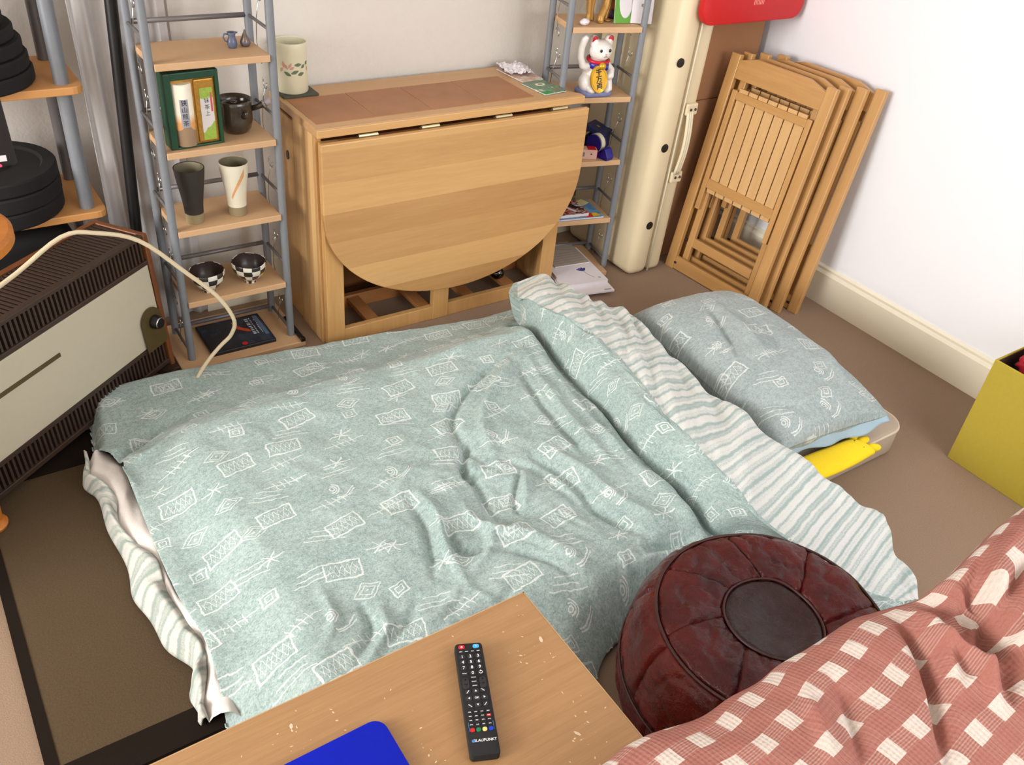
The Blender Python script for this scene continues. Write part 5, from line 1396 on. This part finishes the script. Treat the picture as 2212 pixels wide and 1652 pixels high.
rng = random.Random(3)
for q in range(3):
    b = BM(); x0 = 0.050 + 0.014 * q
    for k in range(9):
        y = 0.058 - k * 0.0115
        box(b, (x0 + rng.uniform(-.002, .002), y, 0.0141), (x0 + (0.010 if q == 0 else 0.004), y + rng.uniform(.004, .009), 0.0145))
    obj('title_print', b, plain('pale_title', (176, 186, 196), 0.4), cvr)
b = BM(); lathe(b, [(0.0022, 0.0144), (0.0062, 0.0144), (0.0062, 0.0141)], 20, (-0.078, -0.066, 0)); obj('rating_ring', b, plain('pink_ring', (214, 160, 150), 0.5), cvr)
b = BM(); lathe(b, [(0, 0.0144), (0.009, 0.0144), (0.009, 0.0141)], 20, (0.006, -0.074, 0)); obj('red_seal', b, M['red'], cvr)
bs2 = thing('black_strip', 'narrow black plastic strip at right end of shelf base', 'strip', (0.903, 2.40, 0.0202))
wobj('strip_body', bx((0.8985, 2.352, 0.0205), (0.9125, 2.50, 0.032), 0.003), M['black'], bs2)
wobj('strip_cap', bx((0.8975, 2.340, 0.0205), (0.9130, 2.353, 0.034), 0.002), M['glass_dark'], bs2)

# ---------------------------------------------------------------- things on the drop-leaf table
co_ = thing('slate_coaster', 'square dark green slate under the flowered vase', 'coaster', (1.036, 2.624, 0.7422))
wobj('slab', bx((0.980, 2.580, 0.7424), (1.094, 2.676, 0.7500), 0.0015), plain('dark_slate', (66, 68, 54), 0.6, var=0.15, scale=60), co_)
va = thing('flowered_vase', 'cream ceramic vase painted with green leaves and pink petals', 'vase', (1.030, 2.634, 0.7502))
M['vase'] = plain('ivory_glaze', (222, 216, 186), 0.35, var=0.05, scale=24)
b = BM(); lathe(b, [(0, 0.0002), (0.046, 0.0002), (0.0485, 0.004), (0.0490, 0.060), (0.0482, 0.130), (0.0490, 0.148), (0.0480, 0.150), (0.0455, 0.148), (0.0450, 0.020), (0, 0.014)], 48); obj('vase_body', b, M['vase'], va, smooth=True, angle=40)
M['leafp'] = plain('leaf_print', (104, 122, 92), 0.4, var=0.15, scale=100); M['petalp'] = plain('petal_print', (212, 156, 136), 0.4, var=0.12, scale=100)
def patch(name, mat, a, z, w, h, tilt):
    z -= 0.004
    b = BM(); vs = []
    for k in range(12):
        t = 2 * math.pi * k / 12; p = w * math.cos(t); q = h * math.sin(t) * (1 - 0.45 * abs(math.cos(t)))
        u_, v_ = p * math.cos(tilt) - q * math.sin(tilt), p * math.sin(tilt) + q * math.cos(tilt)
        aa = math.radians(a) + u_ / 0.049; vs.append(b.verts.new((0.0495 * math.cos(aa), 0.0495 * math.sin(aa), z + v_)))
    cvx = b.verts.new((0.0496 * math.cos(math.radians(a)), 0.0496 * math.sin(math.radians(a)), z))
    for k in range(12): b.faces.new((vs[k], vs[(k + 1) % 12], cvx))
    obj(name, b, mat, va)
for a, z, w, h, t in ((-126, 0.067, 0.012, 0.0055, -0.5), (-100, 0.072, 0.0125, 0.0055, 0.35), (-78, 0.066, 0.011, 0.006, 0.2), (-88, 0.094, 0.0115, 0.0055, 0.05), (-68, 0.088, 0.008, 0.005, 0.6), (-50, 0.096, 0.007, 0.005, 0.9)): patch('painted_leaf', M['leafp'], a, z, w, h, t)
for a, z, w, h, t in ((-140, 0.094, 0.010, 0.005, 1.7), (-130, 0.088, 0.009, 0.004, 2.2), (-148, 0.078, 0.008, 0.005, 1.0), (-116, 0.092, 0.009, 0.004, 1.0), (-110, 0.084, 0.008, 0.004, 0.5), (-46, 0.078, 0.007, 0.004, 1.2)): patch('painted_petal', M['petalp'], a, z, w, h, t)

def cover_mat(name, cols, scale, seed=0.0):
    m, nt, bs = newmat(name); t = nt.nodes.new('ShaderNodeTexCoord'); mp = nt.nodes.new('ShaderNodeMapping'); mp.inputs['Location'].default_value = (seed, seed * 2, 0); nt.links.new(t.outputs['Object'], mp.inputs[0])
    n = nt.nodes.new('ShaderNodeTexNoise'); n.inputs['Scale'].default_value = scale; n.inputs['Detail'].default_value = 3; nt.links.new(mp.outputs[0], n.inputs['Vector'])
    r = nt.nodes.new('ShaderNodeValToRGB'); r.color_ramp.interpolation = 'CONSTANT'
    while len(r.color_ramp.elements) < len(cols): r.color_ramp.elements.new(0.5)
    for i, c in enumerate(cols):
        r.color_ramp.elements[i].position = 0.0 if i == 0 else 0.34 + 0.32 * (i - 0.5) / (len(cols) - 1); r.color_ramp.elements[i].color = lin(c)
    nt.links.new(n.outputs['Fac'], r.inputs[0]); nt.links.new(r.outputs[0], bs.inputs['Base Color']); bs.inputs['Roughness'].default_value = 0.3
    return m
def mag(name, label, cat, c, w, h, th, yaw, mat, group=None, page=None):
    t = thing(name, label, cat, c, (0, 0, math.radians(yaw)), group)
    obj('pages', bx((-w / 2 + .001, -h / 2 + .001, 0.0004), (w / 2 - .001, h / 2 - .001, th - 0.0006)), page or M['paper'], t)
    cvp = BM(); prism(cvp, rounded(w, h, 0.004, 3), 0.0008, Matrix.Translation((0, 0, th - 0.0008)))
    cp_ = obj('front_cover', cvp, mat, t)
    cvp = BM(); prism(cvp, rounded(w, h, 0.004, 3), 0.0005); obj('back_cover', cvp, mat, t)
    return t, cp_
tg = [(168, 112, 84), (90, 132, 98), (120, 142, 118), (98, 140, 104), (206, 196, 180)]
m1, c1_ = mag('magazine', 'magazine with pinkish cover lying under green one on table end', 'magazine', (1.842, 2.565, 0.7428), 0.092, 0.155, 0.004, 4, cover_mat('pink_cover', [(190, 130, 120), (206, 170, 150), (216, 206, 196), (200, 150, 130)], 26, 1.0))
m2, c2_ = mag('magazine', 'magazine with green cover at right front corner of table', 'magazine', (1.842, 2.418, 0.7428), 0.098, 0.128, 0.004, 6, cover_mat('green_cover', tg, 20, 3.3))
b = BM(); lathe(b, [(0.010, 0.0047), (0.017, 0.0052), (0.020, 0.0040)], 18, (0.005, 0.025, 0)); 
for v in b.verts: v.co.y = 0.025 + (v.co.y - 0.025) * 0.7
obj('cream_motif', b, plain('cream_print', (224, 212, 186), 0.4), c2_)
flat('bright_green_patch', [(-0.048, -0.063), (-0.008, -0.063), (-0.016, -0.040), (-0.047, -0.036)], plain('bright_green_print', (52, 150, 70), 0.4), c2_, 0.004)
cr = thing('crumpled_paper', 'crumpled white paper at back right corner of table', 'paper', (1.846, 2.605, 0.748))
n_, m_ = 26, 26
uu, vv = np.meshgrid(np.linspace(-1, 1, n_), np.linspace(-1, 1, m_), indexing='ij')
Zp = 0.750 + 0.020 * (1 - np.maximum(np.abs(uu), np.abs(vv))) + 0.014 * np.abs(fbm(uu * 1.5, vv * 1.5, 91, 3, 2.0)) + 0.010 * (np.maximum(np.abs(uu), np.abs(vv)) > 0.9) * np.abs(fbm(uu * 3, vv * 3, 92, 2, 2))
grid('sheet', np.stack([1.846 + 0.048 * uu + 0.012 * vv, 2.600 + 0.055 * vv - 0.015 * uu, Zp], -1), np.stack([uu, vv], -1), M['paper'], cr, smooth=False, thick=0.0006)

# dark jar inside the table frame
jr = thing('dark_jar', 'small round black glossy jar inside the table frame', 'jar', (1.705, 2.40, 0.046))
b = BM(); lathe(b, [(0, 0.0), (0.016, 0.0), (0.025, 0.010), (0.027, 0.022), (0.020, 0.036), (0.014, 0.040)], 24); obj('jar_body', b, M['glass_dark'], jr, smooth=True)
b = BM(); lathe(b, [(0.015, 0.039), (0.0155, 0.048), (0, 0.049)], 24); obj('jar_lid', b, M['black'], jr, smooth=True, angle=40)

# ---------------------------------------------------------------- right ladder shelf: lucky cat figurine
CA = math.radians(-8)
CTT = thing('lucky_cat', 'white ceramic beckoning cat with gold coin on right shelf', 'figurine', (2.054, 2.408, 0.7052), (0, 0, CA))
M['porcelain'] = plain('white_porcelain', (232, 226, 220), 0.3, var=0.02, scale=30, coat=0.3)
M['catred'] = plain('red_enamel', (196, 24, 44), 0.3); M['catblue'] = plain('cobalt_enamel', (44, 40, 150), 0.3, var=0.2, scale=90); M['gold'] = plain('gold_enamel', (214, 164, 48), 0.3, metal=0.55, var=0.1, scale=60)
M['cushion'] = plain('lilac_blue_glaze', (122, 130, 176), 0.35, var=0.15, scale=60); M['pink'] = plain('pink_nose', (228, 160, 150), 0.4); M['cateye'] = plain('cat_eye', (34, 36, 34), 0.2)
def remeshed(name, bm, mat, parent, vox=0.0028, sm=6):
    o = obj(name, bm, mat, parent)
    md = o.modifiers.new('r', 'REMESH'); md.mode = 'VOXEL'; md.voxel_size = vox
    ms = o.modifiers.new('s', 'SMOOTH'); ms.iterations = sm; ms.factor = 0.5
    dg = bpy.context.evaluated_depsgraph_get(); me = bpy.data.meshes.new_from_object(o.evaluated_get(dg))
    o.modifiers.clear(); o.data = me; me.name = name
    me.polygons.foreach_set('use_smooth', [True] * len(me.polygons)); me.materials.clear(); me.materials.append(mat)
    return o
b = BM()
ball(b, (0.0, 0.006, 0.066), (0.046, 0.040, 0.054)); ball(b, (0.002, 0.002, 0.100), (0.036, 0.032, 0.034)); ball(b, (0.004, -0.006, 0.152), (0.0440, 0.036, 0.036)); ball(b, (0.004, -0.020, 0.143), (0.030, 0.026, 0.022))
for sx in (-1, 1):
    tube(b, [(0.004 + sx * 0.026, -0.002, 0.172), (0.004 + sx * 0.032, -0.002, 0.196), (0.004 + sx * 0.034, -0.001, 0.203)], [0.020, 0.013, 0.003], 12)
    ball(b, (sx * 0.036, 0.000, 0.040), (0.022, 0.034, 0.034)); ball(b, (sx * 0.030, -0.034, 0.024), (0.015, 0.020, 0.012))
tube(b, [(-0.030, 0.000, 0.092), (-0.058, -0.002, 0.102), (-0.072, -0.004, 0.130), (-0.073, -0.006, 0.165), (-0.069, -0.014, 0.194), (-0.064, -0.022, 0.204)], [0.017, 0.014, 0.0125, 0.012, 0.0125, 0.008], 14)
tube(b, [(0.034, -0.006, 0.100), (0.046, -0.022, 0.085), (0.036, -0.040, 0.072), (0.020, -0.046, 0.070)], [0.017, 0.016, 0.014, 0.008], 14)
tube(b, [(0.032, -0.024, 0.075), (0.036, -0.036, 0.045), (0.036, -0.042, 0.022)], [0.016, 0.014, 0.014], 14)
remeshed('cat_body', b, M['porcelain'], CTT)
b = BM(); prism(b, rounded(0.125, 0.090, 0.028, 6), 0.018, None, 0.006); obj('cushion_base', b, M['cushion'], CTT, smooth=True, angle=50)
for sx in (-1, 1):
    b = BM(); ball(b, (0.004 + sx * 0.0305, -0.0125, 0.186), (0.0115, 0.0035, 0.0160), 14, 10, Matrix.Rotation(sx * 0.22, 3, 'Y') @ Matrix.Rotation(0.15, 3, 'X')); obj('red_ear', b, M['catred'], CTT, smooth=True)
    b = BM(); ball(b, (0.004 + sx * 0.0175, -0.0400, 0.158), (0.0050, 0.0028, 0.0058), 12, 8); obj('eye', b, M['cateye'], CTT, smooth=True)
b = BM(); ball(b, (0.004, -0.0462, 0.147), (0.0040, 0.002, 0.003), 10, 6); obj('nose', b, M['pink'], CTT, smooth=True)
b = BM(); tube(b, [(-0.004, -0.0450, 0.140), (0.0, -0.0465, 0.138), (0.004, -0.0470, 0.1425), (0.008, -0.0465, 0.138), (0.012, -0.0450, 0.140)], 0.0007, 6); obj('mouth', b, M['cateye'], CTT)
b = BM()
for k in range(25):
    pass
tube(b, [(0.003 + 0.037 * math.cos(t), 0.000 + 0.033 * math.sin(t), 0.119 - 0.004 * math.sin(t) * -1) for t in np.linspace(0, 2 * math.pi, 33)], 0.0062, 10, False); obj('red_collar', b, M['catred'], CTT, smooth=True)
bb = BM(); rows = []
for k in range(13):
    t = math.radians(-165 + 150 * k / 12); r_ = 1.02
    zl = 0.098 - 0.010 * math.sin(math.pi * k / 12)
    rows.append([bb.verts.new((0.003 + 0.0375 * math.cos(t) * f, 0.0 + 0.0345 * math.sin(t) * f, z)) for f, z in ((1.0, 0.117), (1.10, 0.108), (1.14, zl))])
for r0, r1 in zip(rows, rows[1:]):
    for i in range(2): bb.faces.new((r0[i], r0[i + 1], r1[i + 1], r1[i]))
o = obj('blue_bib', bb, M['catblue'], CTT, smooth=True); md = o.modifiers.new('t', 'SOLIDIFY'); md.thickness = 0.003
b = BM(); ball(b, (-0.004, -0.0450, 0.108), (0.0135, 0.011, 0.013), 18, 12); obj('gold_bell', b, M['gold'], CTT, smooth=True)
b = BM(); lathe(b, [(0, 0.0035), (0.80, 0.0035), (0.88, 0.0055), (0.96, 0.0055), (1.0, 0.002), (1.0, -0.003), (0, -0.003)], 40)
b.transform(Matrix.Translation((-0.016, -0.052, 0.066)) @ Matrix.Rotation(math.radians(-8), 4, 'Y') @ Matrix.Rotation(math.radians(80), 4, 'X') @ Matrix.Diagonal((0.033, 0.046, 1, 1)))
coin = obj('gold_coin', b, M['gold'], CTT, smooth=True, angle=30)
for k, chh in enumerate('千万両'):
    Mx = Matrix.Translation((-0.016, -0.052, 0.066)) @ Matrix.Rotation(math.radians(-8), 4, 'Y') @ Matrix.Rotation(math.radians(80), 4, 'X') @ Matrix.Translation((0, 0.0225 - 0.0225 * k, 0.0040))
    text('kanji', chh, 0.0235, Mx, M['ink'], coin, world=False, extrude=0.0002, bold=0.0006)

# other things on the right shelf
GF = thing('gold_figurine', 'golden animal figurine with knobbly legs on the top shelf', 'figurine', (2.045, 2.425, 0.9435))
M['goldmatt'] = plain('old_gold', (184, 138, 70), 0.4, metal=0.35, var=0.25, scale=90)
b = BM()
tube(b, [(-0.046, 0.0, 0.002), (-0.043, 0.0, 0.03), (-0.046, 0.005, 0.08), (-0.038, 0.01, 0.13)], [0.011, 0.008, 0.010, 0.014], 12)
tube(b, [(0.002, -0.010, 0.004), (0.004, -0.008, 0.018), (0.028, 0.0, 0.050), (0.036, 0.006, 0.085), (0.03, 0.012, 0.13)], [0.014, 0.013, 0.013, 0.012, 0.016], 12)
tube(b, [(0.042, 0.012, 0.002), (0.046, 0.012, 0.022), (0.062, 0.016, 0.06), (0.066, 0.02, 0.10), (0.05, 0.02, 0.14)], [0.009, 0.008, 0.009, 0.010, 0.014], 12)
tube(b, [(-0.010, 0.022, 0.002), (-0.014, 0.022, 0.04), (-0.012, 0.022, 0.09), (-0.01, 0.022, 0.13)], [0.010, 0.008, 0.010, 0.014], 12)
ball(b, (0.004, 0.014, 0.145), (0.060, 0.030, 0.032)); tube(b, [(-0.045, 0.01, 0.155), (-0.070, 0.004, 0.195), (-0.076, 0.0, 0.225)], [0.024, 0.018, 0.016], 12); ball(b, (-0.086, 0.0, 0.232), (0.026, 0.014, 0.015))
remeshed('gold_body', b, M['goldmatt'], GF, 0.0032, 3)
for dx in (-0.046, 0.002, 0.042):
    b = BM(); ball(b, (dx, -0.012 if dx == .002 else 0.0, 0.0045), (0.012, 0.012, 0.0045), 12, 6); obj('hoof', b, M['goldmatt'], GF, smooth=True)
ST = thing('white_shell', 'small white shell at left front of the top right shelf', 'shell', (1.972, 2.404, 0.9432))
b = BM(); ball(b, (0, 0, 0.011), (0.019, 0.014, 0.011), 18, 12)
for v in b.verts: v.co *= 1 + 0.10 * noise.noise(v.co * 90)
for v in b.verts: v.co.z = max(v.co.z, 0.0002)
obj('shell_body', b, M['paper'], ST, smooth=True)
b = BM(); tube(b, [(-0.010, -0.010, 0.012), (0.0, -0.014, 0.008), (0.010, -0.011, 0.012)], 0.0012, 6); obj('shell_lip', b, M['pink'], ST, smooth=True)
OP = thing('orange_ornament', 'small orange and purple ornament at back of top right shelf', 'ornament', (2.145, 2.462, 0.9432))
M['purple'] = plain('purple_enamel', (76, 50, 92), 0.4, var=0.25, scale=80); M['orange2'] = plain('orange_enamel', (190, 90, 22), 0.4, var=0.25, scale=80)
b = BM(); lathe(b, [(0, 0.0002), (0.022, 0.0002), (0.025, 0.012), (0.018, 0.026), (0, 0.028)], 20); obj('ornament_base', b, M['purple'], OP, smooth=True)
b = BM(); ball(b, (0, 0, 0.044), (0.020, 0.018, 0.020), 16, 10); obj('ornament_body', b, M['orange2'], OP, smooth=True)
b = BM(); ball(b, (0.002, -0.002, 0.070), (0.012, 0.012, 0.011), 14, 8); obj('ornament_head', b, M['purple'], OP, smooth=True)
def leaning(name, label, lo_, yaw, tilt, w, h, th, mat):
    R_m = Matrix.Rotation(math.radians(yaw), 3, 'Z') @ Matrix.Rotation(math.radians(tilt), 3, 'Y')
    t = thing(name, label, 'booklet', lo_, mat3=R_m)
    obj('cover', bx((-th / 2, 0, 0.0002), (-th / 2 + 0.001, w, h)), mat, t); obj('cover', bx((th / 2 - 0.001, 0, 0.0002), (th / 2, w, h)), mat, t)
    obj('pages', bx((-th / 2 + .001, 0.001, 0.001), (th / 2 - .001, w - 0.001, h - 0.001)), M['paper'], t)
    return t
gb = leaning('green_booklet', 'green booklet with big pale oval leaning on right shelf end', (2.190, 2.384, 0.9445), 84, 8, 0.098, 0.16, 0.006, plain('grass_green_cover', (96, 160, 54), 0.5, var=0.08))
b = BM(); lathe(b, [(0, 0.0008), (0.95, 0.0008), (1, 0.0)], 32); b.transform(Matrix.Translation((-0.0031, 0.055, 0.073)) @ Matrix.Rotation(math.radians(-90), 4, 'Y') @ Matrix.Diagonal((0.058, 0.028, 1, 1))); obj('pale_oval', b, M['paper'], gb)
leaning('white_booklet', 'white booklet leaning over the front edge of top right shelf', (2.224, 2.352, 0.945), 66, 6, 0.075, 0.16, 0.005, M['paper'])

NB = thing('navy_box', 'open navy blue gift box on the right shelf', 'box', (2.158, 2.468, 0.4693), (0, 0, math.radians(30)))
M['navy'] = plain('navy_card', (22, 30, 76), 0.5, var=0.12)
obj('tray', bx((-0.050, -0.035, 0.0002), (0.050, 0.035, 0.050), 0.002), M['navy'], NB)
ld = BM(); box(ld, (-0.056, -0.040, 0), (0.056, 0.040, 0.018), 0.002); ld.transform(Matrix.Translation((0.004, 0.004, 0.062)) @ Matrix.Rotation(math.radians(16), 4, 'X') @ Matrix.Rotation(math.radians(7), 4, 'Y')); lid_ = obj('lid', ld, M['navy'], NB)
b = BM(); lathe(b, [(0, 0.0008), (0.007, 0.0008), (0.007, 0)], 12); b.transform(Matrix.Translation((0.004, 0.002, 0.0810)) @ Matrix.Rotation(math.radians(16), 4, 'X') @ Matrix.Rotation(math.radians(7), 4, 'Y')); obj('gold_crest', b, M['goldmatt'], lid_)
TD = thing('tape_dispenser', 'blue tape dispenser with roll of pale tape on right shelf', 'tape dispenser', (2.116, 2.393, 0.4693), (0, 0, math.radians(-78)))
M['tdblue'] = plain('deep_blue_plastic', (22, 22, 128), 0.3, var=0.08)
td = BM(); prism(td, [(-0.055, 0.0), (0.050, 0.0), (0.053, 0.012), (0.038, 0.040), (0.026, 0.042), (0.020, 0.024), (0.0, 0.018), (-0.040, 0.020), (-0.056, 0.012)], 0.038, Matrix(((1, 0, 0, 0), (0, 0, -1, 0.019), (0, 1, 0, 0.0003), (0, 0, 0, 1))), 0.002)
obj('dispenser_body', td, M['tdblue'], TD)
for y in (-0.016, 0.016):
    b = BM(); lathe(b, [(0, 0.002), (0.033, 0.002), (0.033, -0.002), (0, -0.002)], 28); b.transform(Matrix.Translation((-0.020, y, 0.046)) @ Matrix.Rotation(math.radians(90), 4, 'X')); obj('side_disc', b, M['tdblue'], TD, smooth=True, angle=40)
b = BM(); lathe(b, [(0.013, 0.010), (0.034, 0.010), (0.034, -0.010), (0.013, -0.010), (0.013, 0.010)], 32); b.transform(Matrix.Translation((-0.020, 0, 0.046)) @ Matrix.Rotation(math.radians(90), 4, 'X')); obj('tape_roll', b, plain('pale_tape', (216, 208, 180), 0.3), TD, smooth=True, angle=40)
MB = thing('matchbox', 'small red and white box on right shelf by the table', 'box', (2.066, 2.400, 0.4693), (0, 0, math.radians(-28)))
obj('carton', bx((-0.040, -0.020, 0.0002), (0.030, 0.020, 0.036), 0.001), plain('pale_pink_card', (206, 168, 150), 0.6, var=0.1, scale=80), MB)
obj('red_end', bx((0.030, -0.019, 0.001), (0.0315, 0.019, 0.035)), M['red'], MB)
obj('red_top_band', bx((-0.005, -0.0195, 0.036), (0.026, 0.0195, 0.0365)), M['red'], MB)
obj('grey_print', bx((-0.032, -0.0206, 0.010), (-0.016, -0.0199, 0.026)), plain('grey_print', (120, 100, 96), 0.6), MB)
obj('dark_print', bx((0.006, -0.0206, 0.018), (0.012, -0.0199, 0.022)), M['black'], MB)

# magazines on the lower right shelf
q1, _c = mag('magazine', 'blue magazine with red and yellow corner on lower right shelf', 'magazine', (2.062, 2.440, 0.2343), 0.205, 0.150, 0.006, -12, cover_mat('blue_cover', [(92, 146, 188), (110, 160, 200), (86, 140, 186), (150, 176, 190)], 14, 2.0))
flat('red_corner', [(0.030, -0.072), (0.078, -0.070), (0.068, -0.036), (0.036, -0.044)], plain('red_print', (206, 50, 30), 0.4), _c, 0.006)
flat('yellow_burst', [(0.060, -0.068), (0.090, -0.066), (0.084, -0.040), (0.064, -0.040)], plain('yellow_print', (232, 196, 40), 0.4), _c, 0.0064)
q2, _c = mag('magazine', 'red and black magazine on top of the blue magazine', 'magazine', (2.030, 2.440, 0.2406), 0.145, 0.115, 0.013, -10, cover_mat('busy_cover', [(40, 28, 30), (186, 70, 60), (200, 150, 136), (60, 40, 44), (214, 196, 190)], 30, 5.0))
b = BM(); box(b, (0.0, -0.045, 0.013), (0.012, 0.050, 0.0134)); b.transform(Matrix.Rotation(0.5, 4, 'Z')); obj('white_strip', b, M['paper'], _c)
b = BM(); box(b, (0.022, -0.030, 0.013), (0.046, 0.045, 0.0134)); b.transform(Matrix.Rotation(0.5, 4, 'Z')); obj('black_strip', b, M['black'], _c)
nt2 = thing('yellow_note', 'small pale yellow note on the lower right shelf', 'paper', (2.135, 2.478, 0.2406), (0, 0, 0.3))
obj('sheet', bx((-0.025, -0.02, 0.0002), (0.025, 0.02, 0.0012)), plain('pale_yellow_paper', (206, 190, 130), 0.8), nt2)
obj('fold', bx((-0.004, -0.02, 0.0012), (0.025, 0.02, 0.0026)), plain('pale_yellow_paper2', (212, 198, 140), 0.8), nt2)
rods = thing('black_rods', 'pair of thin black rods under the lower right shelf', 'rods', (1.96, 2.44, 0.0202))
for dx in (0.0, 0.028):
    b = BM(); tube(b, [(1.945 + dx, 2.42, 0.042), (2.005 + dx, 2.50, 0.190)], 0.0045, 8); wobj('rod', b, M['black'], rods, smooth=True)

# magazines on the floor
def flower(parent, x, y, z, s, a):
    M.setdefault('iris', plain('violet_blue_print', (64, 60, 130), 0.5, var=0.3, scale=90)); M.setdefault('stem', plain('grey_stem_print', (120, 116, 110), 0.5))
    b = BM()
    for k in range(4):
        t = a + 0.5 * (k - 1.5); pts = []
        for i in range(8):
            q = 2 * math.pi * i / 8; px, py = 0.011 * s * (1 + math.cos(q)), 0.0042 * s * math.sin(q)
            pts.append((x + px * math.cos(t) - py * math.sin(t), y + px * math.sin(t) + py * math.cos(t)))
        prism(b, pts, 0.0003, Matrix.Translation((0, 0, z + 0.00005 * k)))
    obj('flower_print', b, M['iris'], parent)
    b = BM(); tube(b, [(x, y, z), (x - 0.02 * s * math.cos(a), y - 0.02 * s * math.sin(a), z), (x - 0.045 * s * math.cos(a + .2), y - 0.045 * s * math.sin(a + .2), z)], 0.0008, 5); obj('stem_print', b, M['stem'], parent)
g1, _c = mag('magazine', 'lowest white magazine of the pile on floor by the table', 'magazine', (2.022, 2.315, 0.0202), 0.200, 0.285, 0.006, -12, M['paper'], 'white magazines on the floor')
g1['label'] = 'lowest white magazine of the floor pile, corner sticking out furthest'
b = BM()
for k in range(5): box(b, (0.062 + 0.006 * k, -0.134, 0.0058), (0.0662 + 0.006 * k, -0.126, 0.0062))
obj('faded_print', b, plain('grey_ink', (110, 108, 116), 0.6), _c)
g2, _c = mag('magazine', 'thick white magazine in the floor pile with violet flower', 'magazine', (2.030, 2.362, 0.0266), 0.190, 0.275, 0.014, -10, M['paper'], 'white magazines on the floor')
flower(_c, 0.030, -0.050, 0.014, 1.3, 1.7)
b = BM(); lathe(b, [(0.003, 0.0144), (0.005, 0.0144), (0.005, 0.0140)], 16, (0.070, -0.110, 0)); obj('round_mark', b, M['stem'], _c)
M['greypaper'] = plain('grey_brown_cover', (168, 156, 144), 0.6, var=0.05)
g3, _c = mag('magazine', 'topmost grey-covered magazine of the floor pile with blue flower', 'magazine', (2.050, 2.450, 0.0410), 0.155, 0.180, 0.006, -8, M['greypaper'], 'white magazines on the floor')
flower(_c, -0.01, 0.045, 0.006, 1.5, 2.6)
for k in range(5): flat('line_print', [(-0.072, 0.0 - k * 0.018), (0.072, 0.004 - k * 0.018), (0.072, 0.0055 - k * 0.018), (-0.072, 0.0015 - k * 0.018)], M['stem'], _c, 0.006, 0.0002)
